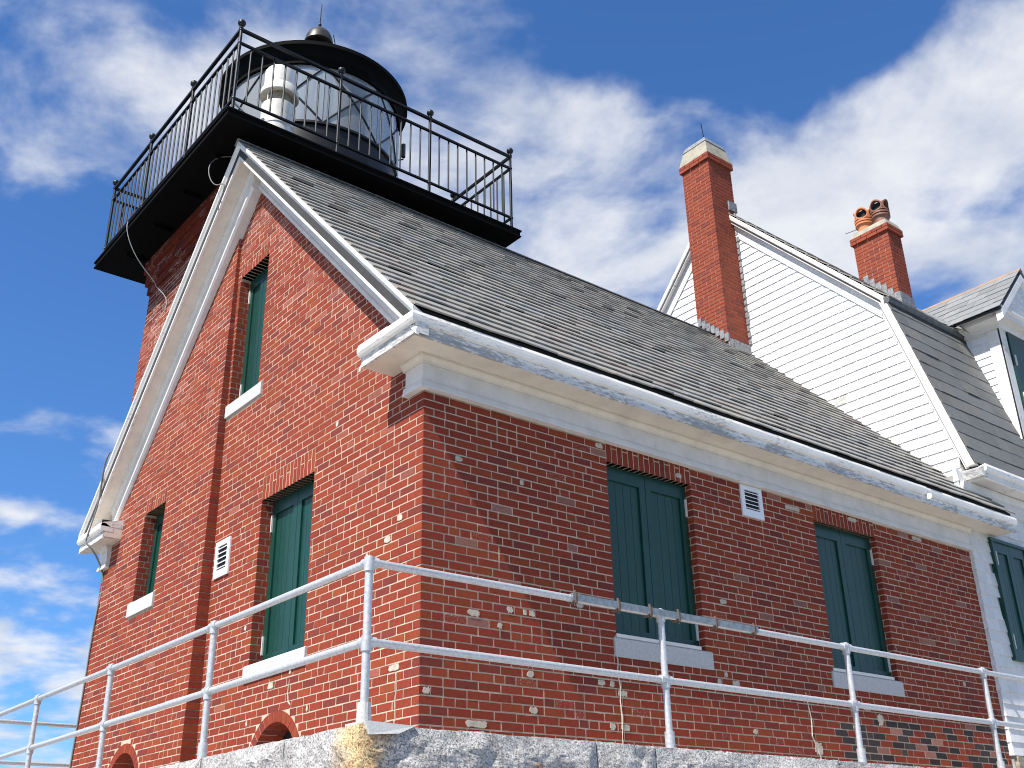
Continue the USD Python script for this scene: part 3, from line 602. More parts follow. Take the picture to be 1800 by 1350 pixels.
MB().hex([(TX-th(0)+.35, TY-th(0)+.004, Zb), (TX+th(0), TY-th(0)+.004, Zb), (TX+th(0), TY+th(0)-.004, Zb), (TX-th(0)+.35, TY+th(0)-.004, Zb), (TX-th(6.4)+.35, TY-th(6.4)+.004, 6.4), (TX+th(6.4), TY-th(6.4)+.004, 6.4), (TX+th(6.4), TY+th(6.4)-.004, 6.4), (TX-th(6.4)+.35, TY+th(6.4)-.004, 6.4)]).build('mortar_bed', M['mortar'], tow)
MB().box(TX-th(6.6)+.012, TX+th(6.6)-.02, TY-th(6.6)+.012, TY+th(6.6)-.012, 6.38, 6.94).build('corbel_core', M['dark'], tow)
MB().box(TX-th(0)+.24, TX-th(0)+.34, TY-1.3, TY+1.3, Zb, 6.0).build('inner_wall', M['dark'], tow)
pieces(WT.items+WL.items+WS.items, 'brick', M['brick'], tow, 'brickwork')
shutter(ft, openT[0]+.006, openT[1]-.006, openT[2], openT[3], DT, tow)
sill(ft, *sillT, .022, .2, tow)

# gallery
GX0, GX1, GY0, GY1, GZ = -.644, 3.653, 3.082, 7.359, 7.055
GX, GY = (GX0+GX1)/2, (GY0+GY1)/2
gd = MB()
def ring(mb, o, z0, z1, i=None):
    mb.box(GX0+o, GX1-o, GY0+o, GY1-o, z0, z1)
ring(gd, 0, GZ-.022, GZ); ring(gd, .018, GZ-.085, GZ-.0221); ring(gd, .006, GZ-.105, GZ-.0851)
gd.build('gallery_deck', M['deck_black'], tow)
for i in range(4):                                 # joists and knee brackets under the deck
    u = TY-1.4+i*2.8/3; v = TX-1.4+i*2.8/3
    for (x0, x1) in ((GX0+.22, TX-th(6.9)-.16), (TX+th(6.9)+.05, GX1-.22)):
        MB().box(x0, x1, u-.03, u+.03, GZ-.17, GZ-.1051).build('joist', M['deck_black'], tow)
    for (y0, y1) in ((GY0+.32, TY-th(6.9)-.05), (TY+th(6.9)+.16, GY1-.22)):
        MB().box(v-.03, v+.03, y0, y1, GZ-.17, GZ-.1051).build('joist', M['deck_black'], tow)
I = .098
def post(x, y):
    b = MB().tube([(x, y, GZ), (x, y, GZ+.025)], .034, 10).tube([(x, y, GZ+.02), (x, y, GZ+1.26)], .0205, 10)
    for zz in (GZ+.21, GZ+1.035, GZ+1.23): b.sphere((x, y, zz), .028, 1)
    p = b.build('gallery_post', M['black'], tow, smooth=40)
    MB().sphere((x, y, GZ+1.335), .048, 2).tube([(x, y, GZ+1.25), (x, y, GZ+1.30)], [.03, .014], 8).build('finial_ball', M['black'], p, smooth=40)
cx = [(GX0+I, GY0+I), (GX1-I, GY0+I), (GX1-I, GY1-I), (GX0+I, GY1-I)]
for i in range(4):
    A, B = np.array(cx[i]), np.array(cx[(i+1) % 4]); D = (B-A)/np.linalg.norm(B-A); Pp = np.array([-D[1], D[0]]); ln = np.linalg.norm(B-A)
    for j in range(3): post(*(A+(B-A)*j/3))
    for zz, hh in ((GZ+1.235, .020), (GZ+1.035, .0165), (GZ+.215, .0155)):
        a, b = A, B; P = [(*(a-Pp*hh), zz-hh*.8), (*(b-Pp*hh), zz-hh*.8), (*(b+Pp*hh), zz-hh*.8), (*(a+Pp*hh), zz-hh*.8)]
        MB().hex(P+[(p[0], p[1], zz+hh*.8) for p in P]).build('gallery_rail', M['black'], tow)
    for j in range(3):
        for q in range(8):
            t = (j+(q+1)/9)/3; x, y = A+(B-A)*t
            MB().tube([(x, y, GZ+.20), (x, y, GZ+1.04)], .0112, 6).build('baluster', M['black'], tow, smooth=60)
# lantern: drum, panes, astragals, curtain, roof
MB().lathe([(1.262, GZ), (1.262, GZ+.06), (1.232, GZ+.07), (1.232, 8.20), (1.262, 8.215), (1.262, 8.25), (1.20, 8.262), (1.1, 8.262)], GX, GY, 72).build('lantern_drum', M['black'], tow, smooth=35)
RP = 1.222; ZB_, ZT_ = 8.25, 9.22; NP = 9; g0 = math.radians(-111.0)
for i in range(NP):
    a0, a1 = g0+i*2*math.pi/NP, g0+(i+1)*2*math.pi/NP; t = np.linspace(a0+.004, a1-.004, 9); V, F = [], []
    for r in (RP-.008, RP):
        for zz in (ZB_, ZT_): V += [(GX+r*math.cos(a), GY+r*math.sin(a), zz) for a in t]
    n = 9
    def quad(a, b, c, d): F.extend([(a, b, c), (a, c, d)])
    for j in range(n-1):
        quad(j, j+n, j+1+n, j+1); quad(2*n+j, 2*n+j+1, 3*n+j+1, 3*n+j); quad(j, j+1, 2*n+j+1, 2*n+j); quad(n+j, 3*n+j, 3*n+j+1, n+j+1)
    quad(0, 2*n, 3*n, n); quad(n-1, 2*n-1, 4*n-1, 3*n-1)
    m = trimesh.Trimesh(V, F, process=False); trimesh.repair.fix_normals(m); MB().tri(m).build('lantern_pane', M['glass'], tow, smooth=30)
    for s_ in (0, 1):
        tt = np.linspace(0, 1, 12); an = a0+(a1-a0)*(tt if s_ else 1-tt)
        MB().tube([(GX+(RP+.006)*math.cos(a), GY+(RP+.006)*math.sin(a), ZB_+.01+(ZT_-ZB_-.02)*q) for a, q in zip(an, tt)], .0125, 6).build('astragal', M['black'], tow, smooth=50)
gg = np.linspace(math.radians(100), math.radians(330), 140); cv = [(GX+(1.06+.02*math.sin(a*44))*math.cos(a), GY+(1.06+.02*math.sin(a*44))*math.sin(a)) for a in gg]
V = [(x, y, 8.28) for x, y in cv]+[(x, y, 9.16) for x, y in cv]; n = len(cv)
F = [t for j in range(n-1) for t in ((j, j+1, n+j+1), (j, n+j+1, n+j))]
MB().add(V, F).build('lantern_curtain', M['curtain'], tow, smooth=True)
MB().lathe([(0, 9.20), (1.16, 9.20), (1.16, 9.215), (0, 9.215)], GX, GY, 48).build('lantern_ceiling', M['plastic'], tow)
MB().lathe([(1.19, 9.20), (1.262, 9.20), (1.262, 9.235), (1.245, 9.24), (1.245, 9.33), (1.262, 9.345), (1.30, 9.40), (1.345, 9.43), (1.372, 9.44), (1.372, 9.50), (1.33, 9.515), (.95, 9.86), (.5, 10.28), (.2, 10.52), (.14, 10.56), (.14, 10.62), (.0, 10.62)], GX, GY, 96).build('lantern_roof', M['deck_black'], tow, smooth=30)
vb = MB().lathe([(0, 10.56), (.12, 10.56), (.12, 10.64), (.205, 10.645), (.222, 10.66), (.218, 10.70), (.20, 10.78), (.165, 10.86), (.11, 10.92), (.05, 10.955), (.03, 10.965), (.025, 11.0), (0, 11.0)], GX, GY, 36).build('vent_ball', M['copper'], tow, smooth=40)
MB().tube([(GX, GY, 10.95), (GX, GY, 11.10), (GX+.01, GY, 11.48)], [.014, .009, .005], 6).sphere((GX, GY, 11.05), .026, 1).build('lightning_rod', M['black'], vb)
MB().tube([(GX+.215, GY-.08, 10.6), (GX+.235, GY-.08, 10.75), (GX+.20, GY-.08, 10.9)], .008, 6).build('vent_pipe', M['black'], vb)
ax, ay = GX+1.25*math.cos(math.radians(-38)), GY+1.25*math.sin(math.radians(-38))
MB().tube([(ax, ay, 8.50), (ax+.07, ay-.05, 8.52), (ax+.07, ay-.05, 8.58)], .012, 6).tube([(ax+.07, ay-.05, 8.56), (ax+.07, ay-.05, 8.78)], .032, 8).build('lantern_sensor', M['copper'], tow)
MB().box(ax-.02, ax+.01, ay-.02, ay+.01, GZ, 9.0).build('lantern_conduit', M['plastic'], tow)

# fog signal standing on the gallery
hx, hy = .28, 3.76
fog = thing('fog_signal', 'white cylindrical electric fog signal standing on the gallery beside the lantern', 'fog signal')
MB().lathe([(0, 7.060), (.19, 7.060), (.19, 7.300), (.20, 7.310), (.20, 7.550), (.21, 7.560), (.21, 7.720), (.213, 7.730), (.213, 7.890), (0, 7.890)], hx, hy, 40).build('lower_drum', M['horn'], fog, smooth=35)
MB().lathe([(0, 7.880), (.15, 7.880), (.15, 8.070), (0, 8.070)], hx, hy, 32).build('sound_screen', M['horn_in'], fog, smooth=35)
for i in range(6):
    a = i*math.pi/3+.3; MB().tube([(hx+.19*math.cos(a), hy+.19*math.sin(a), 7.880), (hx+.19*math.cos(a), hy+.19*math.sin(a), 8.080)], .009, 6).build('spacer', M['horn'], fog)
MB().lathe([(.14, 8.070), (.235, 8.040), (.245, 8.050), (.235, 8.130), (.21, 8.190), (.14, 8.190)], hx, hy, 40).build('flange', M['horn'], fog, smooth=35)
MB().lathe([(0, 8.190), (.20, 8.190), (.205, 8.205), (.205, 8.420), (.19, 8.445), (.10, 8.460), (0, 8.460)], hx, hy, 40).build('upper_drum', M['horn'], fog, smooth=35)
b = MB().lathe([(.02, 0), (.10, .0), (.125, .05), (.13, .07), (.115, .07), (.08, .02), (.02, .015)], 0, 0, 24)
V = b.v[0]; V = np.stack([hx-.19-V[:, 2], hy-.06-V[:, 0]*.98-V[:, 2]*.4, 7.420+V[:, 1]], 1); b.v[0] = V
b.build('side_mouth', M['horn'], fog, smooth=35)

# ------------------------------------------------------------------ cables
def cable(name, pts, r, mt, label, cat='cable', group=None):
    pts = np.array(pts, float); t = np.arange(len(pts)); from_ = np.linspace(0, len(pts)-1, (len(pts)-1)*8+1)
    from scipy.interpolate import CubicSpline
    p = CubicSpline(t, pts)(from_); path = MB().tube(p, r, 6).build(name, M[mt], None, smooth=60); tag(path, label, cat, group)
cable('cable', [(GX0-.01, 6.05, 7.04), (GX0+.02, 6.03, 6.80), (-.45, 6.02, 6.50), (-.22, 6.05, 6.30), (-.135, 6.1, 6.24), (TX-th(6)-.03, 6.0, 6.1), (TX-th(5.8)-.02, 5.95, 5.85)], .0065, 'cable_w', 'pale cable hanging in a curve from the gallery edge to the tower')
cable('cable', [(-.20, 3.75, 6.93), (-.42, 3.85, 6.86), (-.50, 3.80, 6.62), (-.44, 3.72, 6.42), (-.375, 3.62, 6.40), (-.37, 3.66, 6.25), (-.365, 3.72, 6.10)], .007, 'cable', 'pale cable looping out under the gallery over the white gable peak')
tl = lambda z, o=.07: (TX-th(z)-.012, TY+th(z)-o, z)
cable('cable', [(-.355, 6.35, 3.95), (-.36, 6.50, 3.66), (-.34, 6.60, 3.30), (-.372, 6.72, 2.93), (-.30, 6.70, 2.80), tl(2.5, .06), tl(2.1, .07), tl(1.5, .05), tl(1.0, .06), tl(.4, .05), tl(-.15, .06)], .011, 'cable', 'dark cable running from the left rake down the tower corner to the pier')

# ------------------------------------------------------------------ pipe railing round the pier
Q = -1.135
def railing(label, posts, line, heights, fittings=True, group=None):
    r = thing('pipe_railing', label, 'railing', group)
    for (x, y) in posts:
        b = MB().tube([(x, y, Zb), (x, y, heights[0]-.02)], .024, 14); p = b.build('post', M['steel'], r, smooth=50)
        MB().tube([(x, y, Zb), (x, y, Zb+.11)], .034, 14).build('foot_flange', M['steel'], p, smooth=40)
        MB().tube([(x, y, heights[0]-.055), (x, y, heights[0]+.03)], .0315, 14).sphere((x, y, heights[0]+.012), .03, 1).build('elbow_fitting', M['steel'], p, smooth=40)
        MB().tube([(x, y, heights[1]-.055), (x, y, heights[1]+.03)], .0315, 14).build('cross_fitting', M['steel'], p, smooth=40)
    for k, hz in enumerate(heights):
        for a, b_ in zip(line[:-1], line[1:]):
            MB().tube([(*a, hz), ((a[0]+b_[0])/2, (a[1]+b_[1])/2, hz-.004), (*b_, hz)], .0235, 14).build('top_rail' if k == 0 else 'middle_rail', M['steel'], r, smooth=50)
        for (x, y) in posts:                                    # clamped sleeve where the rail passes the post
            o = [(.055, 0), (0, .055)]
            for dx, dy in o:
                if (dx and y > Q+.05) or (dy and x > Q+.05): continue
                s0 = (x-dx, y-dy) if not (abs(x-Q) < .02 and abs(y-Q) < .02) else (x, y)
                MB().tube([(*s0, hz), (x+dx, y+dy, hz)], .031, 14).build('sleeve', M['steel'], r, smooth=40)
    return r
pl = [(Q, .96), (Q, 2.99), (Q, 4.97), (Q, 6.9)]; pr = [(1.295, Q), (3.50, Q), (5.66, Q), (7.8, Q)]
MB().tube([(.03, E0+.02, -.335), (.03, E0-.05, -.345), (.035, E0-.06, -.40)], [.014, .014, .010], 8).build('iron_pin', M['rust'], pier)
main = railing('galvanised two pipe railing around the pier edge in front of the brick walls', [(Q, Q)]+pl+pr, [(Q, 7.75), (Q, Q), (10.5, Q)], (.742, .282))
ch = MB()
P = [(-.026, .018), (.026, .018), (.026, -.022), (.032, -.022), (.032, .0245), (-.032, .0245), (-.032, -.022), (-.026, -.022)]
MB().prism(P, lambda a, b: (.43, Q+a, .744+b), lambda a, b: (2.34, Q+a, .744+b)).build('repair_channel', M['zinc'], main, label='grey steel channel bolted over the broken top rail')
for x in (.46, .86, 1.17, 1.46, 1.86, 2.30):
    MB().box(x-.009, x+.009, Q-.037, Q+.037, .744-.036, .744+.030).tube([(x, Q-.02, .744+.03), (x, Q-.02, .744+.05)], .008, 6).tube([(x, Q-.02, .744-.036), (x, Q-.02, .744-.055)], .008, 6).build('clamp', M['rust'], main)
MB().hex([(E0+.05, E0-.03, Zb-.06), (E0+.24, E0-.03, Zb-.045), (E0+.34, E0+.2, Zb-.03), (E0+.03, E0+.2, Zb-.03), (E0+.03, E0-.012, Zb+.015), (E0+.36, E0-.012, Zb+.004), (E0+.36, E0+.2, Zb+.004), (E0+.03, E0+.2, Zb+.015)]).build('concrete_pad', M['stone'], main)
MB().tube([(Q, Q, Zb), (Q, Q, Zb+.12)], [.044, .038], 14).build('concrete_collar', M['stone'], main)
railing('grey pipe railing seen against the sky beyond the left end of the tower', [(-1.05+2.6*i, 7.75) for i in range(2)], [(Q+.05, 7.75), (6, 7.75)], (.865, .405))

# ------------------------------------------------------------------ the white shingled keeper's house
HX, HF, HY0, HY1 = 8.33, 8.20, -.04, 6.78
hs = thing('shingled_house', "keeper's house with white shingled walls, slate gambrel roof, two chimneys and a dormer", 'house')
rh = random.Random(31)
HE, HEZ, HB, HBZ, HC, HT = -.22, 3.672, .578, 6.443, 3.48, 9.578        # eave, break and ridge of the gambrel
HK = (HT-HBZ)/(HC-HB); LK = (HBZ-HEZ)/(HB-HE)
def hz_r(y):                                    # gambrel roof line (right half mirrored about HC)
    y = min(y, 2*HC-y); return HBZ+HK*(y-HB) if y > HB else HEZ+LK*(y-HE)
def hy_r(z): return HB+(z-HBZ)/HK if z > HBZ else HE+(z-HEZ)/LK
poly = [(0.0, Zb), (2*HC, Zb), (2*HC, HEZ), (2*HC-HB-.12, HBZ-.06), (HC, HT-.1), (HB+.12, HBZ-.06), (0.0, HEZ)]
core(poly, [], lambda u, d, z: (HX-d, u, z), -.012, -.2, 'gable_wall', hs, M['backing'])
MB().box(LX+.012, 17, HY0+.012, .25, Zb+.1, 3.56).build('front_wall', M['backing'], hs)
MB().box(9.0, 17, 6.5, 6.75, Zb, 3.6).box(16.8, 17, .3, 6.5, Zb, 9).build('rear_wall', M['white'], hs)
items = []
def shg(f, nrm, a, b, z0, z1, wear, tone=None):
    "one shingle: butt 13 mm proud, top flush"
    z1b = z1+.02; pts = [f(a, -.012, z0), f(b, -.012, z0), f(b, .017, z0), f(a, .017, z0), f(a, -.012, z1b), f(b, -.012, z1b), f(b, .001, z1b), f(a, .001, z1b)]
    m = trimesh.Trimesh(pts, MB.BOX, process=False); F = MB.BOX if m.volume > 0 else MB.BOX[:, ::-1]; t = rh.uniform(.70, .79)
    items.append((MB().add(pts, F, tone or (t, t, t*rh.uniform(.985, 1.0)), wear), np.mean(pts, 0), (b-a)*(z1-z0), nrm))
fg = lambda u, d, z: (HX-d, u, z); EX = .142
r = 0; z = 3.3
while z < 9.2:
    zm = z+EX/2; ya = max(hy_r(zm)+.17/(1.0), .02); yb = min(2*HC-ya, (z-2.75)/K-.10) if z < 6.95 else 2*HC-ya
    u = ya
    while u < yb:
        w = rh.choice((.11, .14, .17, .20, .24)); e = min(u+w, yb); dz = rh.uniform(-.003, .003)
        low = max(0, 1-(zm-zr(min(u, YC)))/1.2) if z < 6.9 else 0
        if not (3.10 < u and e < 3.60): shg(fg, (-1, 0, 0), u+.0032, e-.0032, z+dz, z+EX, .43*low*rh.random()+(.28 if rh.random() < .06 else 0))
        u = e
    z += EX; r += 1
ff = lambda u, d, z: (u, HY0-d, z)
z = .20
while z < 3.5:
    u = LX-.012
    while u < 11.0:
        w = rh.choice((.11, .14, .17, .20, .24)); e = u+w; hole = 8.50 < (u+e)/2 < 9.35 and 1.30 < z+EX/2 < 2.80
        if hole: u = e; continue
        shg(ff, (0, -1, 0), u+.0015, e-.0015, z+rh.uniform(-.003, .003), z+EX, .26*rh.random()+.10, tuple(scaled((.74, .745, .74), rh.uniform(.82, .96))))
        u = e
    shg(lambda u, d, z: (LX-d, HY0+u, z), (-1, 0, 0), 0.0, .05, z, z+EX, .2)
    z += EX
pieces(items, 'shingle', M['shingle'], hs, 'shingling')
MB().box(LX+.03, 11, HY0-.03, HY0+.1, -.02, .19).build('sill_timber', M['timber'], hs)
MB().box(LX+.05, 12, HY0-.0, HY0+.2, -.5, -.025, (.9,.9,.88)).build('foundation', M['granite'], hs)
# rake trim on the gambrel gable
def grake(prof, name, mt, pts):
    MB().sweep(prof, [lambda a, b, q=q: (a, q[0]+b*q[2], q[1]+b*q[3]) for q in pts]).build(name, M[mt], hs)
ck = math.hypot(1, HK); lc = math.hypot(1, LK)
mi = np.linalg.solve([[-LK/lc, 1/lc], [-HK/ck, 1/ck]], [1, 1])
def gl(side):
    q = [(HE, HEZ, -lc/LK, 0.0), (HB, HBZ, mi[0], mi[1]), (HC, HT, 0.0, ck)]
    return q if side else [(2*HC-y, z, -my, mz) for y, z, my, mz in q]
for sd in (1, 0):
    grake([(HF, 0), (HF-.005, -.03), (HF+.004, -.065), (HF+.02, -.075), (HF+.022, -.11), (HF+.05, -.115), (HX-.02, -.115), (HX-.02, 0)], 'rake_moulding', 'peel', gl(sd))
    grake([(HF+.05, -.10), (HF+.05, -.085), (HX-.001, -.085), (HX-.001, -.10)], 'rake_soffit', 'white', gl(sd))
    grake([(HX+.0, -.101), (HX-.045, -.101), (HX-.04, -.16), (HX-.03, -.165), (HX+.0, -.165)], 'rake_frieze', 'white', gl(sd))
    # a course of shingles laid along the rake
    y, i = HB+.12, 0
    while y < 3.05:
        e = y+rh.uniform(.10, .13)
        P = [(yy if sd else 2*HC-yy, hz_r(yy)+n*ck) for yy, n in ((y, -.27), (e-.004, -.27), (e-.004, -.165), (y, -.165))]
        if sd or y > 1.6: MB().prism(P, lambda a, b: (HX-.016, a, b), lambda a, b: (HX-.030, a, b)).build('rake_shingle', M['white'], hs)
        y = e
    z = 3.9
    while z < HBZ-.16 and sd:
        yy = hy_r(z); y2 = hy_r(z+.125); P = [(yy+.055, z), (yy+.15, z-.02), (y2+.15, z+.10), (y2+.055, z+.12)]
        MB().prism(P, lambda a, b: (HX-.016, a, b), lambda a, b: (HX-.032, a, b)).build('rake_shingle', M['white'], hs); z += .13
# gambrel roof: slabs and slates
rp = MB()
rp.sweep([(HF+.02, -.10), (16.9, -.10), (16.9, .0), (HF+.02, .0)], [lambda a, b: (a, HB-.08, HBZ-.08+b*1.5), lambda a, b: (a, HC, HT+b*ck), lambda a, b: (a, 2*HC-HB+.08, HBZ-.08+b*1.5)])
rp.sweep([(HF+.02, -.07), (16.9, -.07), (16.9, .0), (HF+.02, .0)], [lambda a, b: (a, HE+.02-b*.9, HEZ+.06+b*.3), lambda a, b: (a, HB-b*.9, HBZ-.02+b*.3)])
rp.sweep([(HF+.02, -.07), (16.9, -.07), (16.9, .0), (HF+.02, .0)], [lambda a, b: (a, 2*HC-HE-.02+b*.9, HEZ+.06+b*.3), lambda a, b: (a, 2*HC-HB+b*.9, HBZ-.02+b*.3)])
hroof = rp.build('roof', M['roofing'], hs)
lc = math.hypot(1, LK); LD = np.array([0, 1, LK])/lc; LN = np.array([0, -LK, 1])/lc
st2 = lambda rng: scaled((.128, .130, .126) if rng.random() < .7 else (.142, .138, .126), rng.uniform(.88, 1.12))
slates((HF-.012, HE+.005, hz_r(HE+.005)), (1, 0, 0), LD, LN, 12, 7.0, (math.hypot(HB-HE, HBZ-HEZ)-.05)/12, .34, random.Random(8), 'slate', hroof, 'slating', lift=.004, tone=st2, limit=200, thick=.007, rag=.02, gap=.014)
uc = math.hypot(1, HK)
slates((HF-.012, HB-.06, HBZ-.07), (1, 0, 0), np.array([0, 1, HK])/uc, np.array([0, -HK, 1])/uc, 17, 7.5, .25, .34, random.Random(9), 'slate', hroof, 'slating', lift=.004, limit=0)
MB().sweep([(-.05, -.03), (-.085, -.04), (-.095, -.085), (-.08, -.13), (.0, -.12), (.0, -.03)], [lambda a, b: (HF-.01, HB+a, HBZ+b), lambda a, b: (10.15, HB+a, HBZ+b)]).build('break_flashing', M['slate_dark'], hroof)
# eave of the house with its gable return
HP = [(.33, 3.66), (.345, 3.62), (.335, 3.58), (.30, 3.56), (.295, 3.50), (.30, 3.48), (.285, 3.47), (.02, 3.47), (.02, 3.60)]
MB().sweep(HP, [lambda a, b: (HF+.06, -a+.0, b), lambda a, b: (15, -a+.0, b)]).build('eave_moulding', M['peel'], hs)
MB().sweep([(.02, 3.46), (.10, 3.46), (.07, 3.38), (.065, 3.20), (.02, 3.20)], [lambda a, b: (LX+.02, HY0+.03-a, b), lambda a, b: (15, HY0+.03-a, b)]).build('frieze', M['frieze'], hs)
MB().hex([(HF+.01, -.31, 3.50), (HX-.02, -.31, 3.50), (HX-.02, .22, 3.50), (HF+.01, .22, 3.50), (HF-.03, -.31, 3.60), (HX-.02, -.31, 3.66), (HX-.02, .22, 3.66), (HF-.03, .22, 3.60)]).build('eave_return', M['worn'], hs)
# shuttered window in the front wall
w = MB().box(8.49, 8.53, HY0-.05, HY0+.02, 1.33, 2.76).box(9.30, 9.34, HY0-.05, HY0+.02, 1.33, 2.76).box(8.47, 9.36, HY0-.055, HY0+.02, 2.76, 2.80).box(8.47, 9.36, HY0-.06, HY0+.02, 1.29, 1.33).build('window_frame', M['green'], hs)
shutter(lambda u, d, z: (u, HY0-d, z), 8.535, 9.295, 1.33, 2.76, .0, hs, hinge_side='lo')

# ------------------------------------------------------------------ chimneys (brick stacks of the house)
def chimney(x0, x1, y0, y1, z0, z1, band, cap, label, seed):
    rc = random.Random(seed); p = MB().box(x0+.006, x1-.006, y0+.006, y1-.006, z0, z1+.1).build('chimney', M['mortar_red'], hs, label=label)
    its = []; n = int(round((z1-z0)/C)); tone = lambda: scaled((.262, .064, .036) if rc.random() < .8 else (.205, .054, .038), rc.uniform(.92, 1.08))
    def ringc(za, zb, o, k):
        A = (x0-o, x1+o, y0-o, y1+o); ly, lx = A[3]-A[2], A[1]-A[0]
        def row(lo, hi, sh):
            c = [lo]+[q for q in (lo+sh+i*S for i in range(9)) if lo+.05 < q < hi-.05]+[hi]; return [(a+(J/2 if i else 0), b-(J/2 if i < len(c)-2 else 0)) for i, (a, b) in enumerate(zip(c[:-1], c[1:]))]
        for a, b in row(A[2], A[3], S/2 if k % 2 else S): q = rc.uniform(-.001, .0015); its.append((MB().box(A[0]-q, A[0]+.05, a, b, za, zb, tone()), (A[0], (a+b)/2, (za+zb)/2), (b-a)*C, (-1, 0, 0)))
        for a, b in row(A[0]+.05+J, A[1], S*.75 if k % 2 else S*.25):
            q = rc.uniform(-.001, .0015); its.append((MB().box(a, b, A[2]-q, A[2]+.05, za, zb, tone()), ((a+b)/2, A[2], (za+zb)/2), (b-a)*C, (0, -1, 0)))
            its.append((MB().box(a, b, A[3]-.05, A[3], za, zb, tone()), ((a+b)/2, A[3], (za+zb)/2), (b-a)*C, (0, 1, 0)))
        for a, b in row(A[2]+.05+J, A[3]-.05-J, S/2): its.append((MB().box(A[1]-.05, A[1], a, b, za, zb, tone()), (A[1], (a+b)/2, (za+zb)/2), (b-a)*C, (1, 0, 0)))
    for k in range(n): ringc(z0+k*C+J/2, z0+(k+1)*C-J/2, 0, k)
    for k in range(2): ringc(z1+k*C+J/2, z1+(k+1)*C-J/2, .035, k)
    pieces(its, 'brick', M['brick'], p, 'brickwork')
    zc = z1+2*C
    i0, i1 = cap[0], cap[1]
    MB().hex([(x0-.03, y0-.03, zc), (x1+.03, y0-.03, zc), (x1+.03, y1+.03, zc), (x0-.03, y1+.03, zc), (x0+i0, y0+i0, zc+i1), (x1-i0, y0+i0, zc+i1), (x1-i0, y1-i0, zc+i1), (x0+i0, y1-i0, zc+i1)]).build('chimney_cap', M['conc'], p)
    return p, zc
c1, zc = chimney(7.80, 8.38, 3.053, 3.638, 6.50, 10.09, True, (.035, .29), 'tall slender brick stack rising against the shingled gable', 41)
MB().hex([(7.825, 3.078, zc+.291), (8.355, 3.078, zc+.291), (8.355, 3.613, zc+.291), (7.825, 3.613, zc+.291), (7.87, 3.13, zc+.40), (8.31, 3.13, zc+.40), (8.31, 3.56, zc+.40), (7.87, 3.56, zc+.40)]).build('metal_cap', M['lead'], c1)
MB().tube([(7.90, 3.16, zc+.36), (7.90, 3.19, zc+.74)], .008, 6).build('lightning_rod', M['black'], c1)
for i in range(7): MB().box(7.775, 7.80, 3.03+i*.085, 3.03+(i+1)*.085-.006, 6.62+.085*(0 if i == 0 else i)*.92, 6.74+.085*i*.92+.02).build('step_flashing', M['lead'], c1)
for i in range(5): MB().box(7.79+i*.12, 7.79+(i+1)*.12-.006, 3.03, 3.055, 6.4, 6.66+R.uniform(0, .03)).build('step_flashing', M['lead'], c1)
zz = 6.7
while zz < 9.1:
    MB().box(HX-.034, HX-.019, 3.0+R.uniform(-.02, .01), 3.05, zz, zz+R.uniform(.07, .10)).build('step_flashing', M['lead'], c1); zz += .12
MB().box(8.20, 8.40, 3.028, 3.06, 9.22, 9.40).build('step_flashing', M['lead'], c1)
c2, zc2 = chimney(10.50, 10.90, 1.562, 2.237, 7.30, 8.95, True, (.01, .11), 'shorter brick stack with two terracotta pots behind the gable', 42)
for i in range(6): MB().box(10.475, 10.50, 1.55+i*.1, 1.55+(i+1)*.1-.006, 7.4, 7.74+i*.105+R.uniform(0, .04)).build('step_flashing', M['lead'], c2)
for i in range(4): MB().box(10.48+i*.105, 10.48+(i+1)*.105-.006, 1.535, 1.562, 7.2, 7.70+R.uniform(0, .05)).build('step_flashing', M['lead'], c2)
def pot(x, y, z, mt, turn, label):
    cyl = lambda r, h, z0: m3.Manifold.cylinder(h, r, r, 28).translate((0, 0, z0))
    o = cyl(.125, .32, 0)+m3.Manifold.cylinder(.05, .125, .15, 28).translate((0, 0, .12)); horiz = lambda r, a: m3.Manifold.cylinder(.5, r, r, 24, True).rotate((90, 0, a)).translate((0, 0, .37))
    for zz in (.17, .225, .28): o = o+cyl(.158, .03, zz)
    o = o+((horiz(.115, 0)+horiz(.115, 90)) ^ cyl(.16, .6, 0)); o = o-horiz(.092, 0)-horiz(.092, 90)-cyl(.085, .6, .2)
    o = o.rotate((0, 0, turn)).translate((x, y, z)); mm = o.to_mesh(); v, f = mm.vert_properties[:, :3], mm.tri_verts
    p = MB().add(v, f).build('chimney_pot', M[mt], c2, label=label)
    MB().box(x-.082, x+.082, y-.082, y+.082, z+.2, z+.45).build('flue', M['dark'], p)
pot(10.70, 2.07, zc2+.10, 'pot_a', 20, 'orange terracotta pot'); pot(10.70, 1.74, zc2+.10, 'pot_b', 5, 'dark brown terracotta pot')
MB().tube([(10.68, 2.0, zc2+.25), (10.55, 2.38, zc2+.22)], .006, 5).build('wire', M['black'], c2)

# ------------------------------------------------------------------ dormer of the house
DX0, DX1, DC, DY = 10.20, 11.52, 10.86, -.02
DK = .98
dm = MB().box(DX0+.014, DX1-.014, DY+.014, 1.1, 4.5, 6.42)
dm.prism([(DX0+.01, 6.42), (DX1-.01, 6.42), (DC, 6.42+DK*.65)], lambda a, b: (a, DY+.014, b), lambda a, b: (a, 1.2, b))
dmp = dm.build('dormer', M['white'], hs)
z = 4.55; its = items = []
while z < 6.30:
    u = .15
    while u < .95:
        w = rh.choice((.14, .17, .2)); shg(lambda u, d, z: (DX0+.014-d, u, z), (-1, 0, 0), u+.0015, u+w-.0015, z, z+.115, .2*rh.random()); u += w
    z += .115
MB().prism([(DC-.80, 6.50), (DC+.80, 6.50), (DC, 6.46+.80*DK)], lambda a, b: (a, DY-.17, b), lambda a, b: (a, DY+.01, b)).build('pediment', M['white'], dmp)
z = 6.52
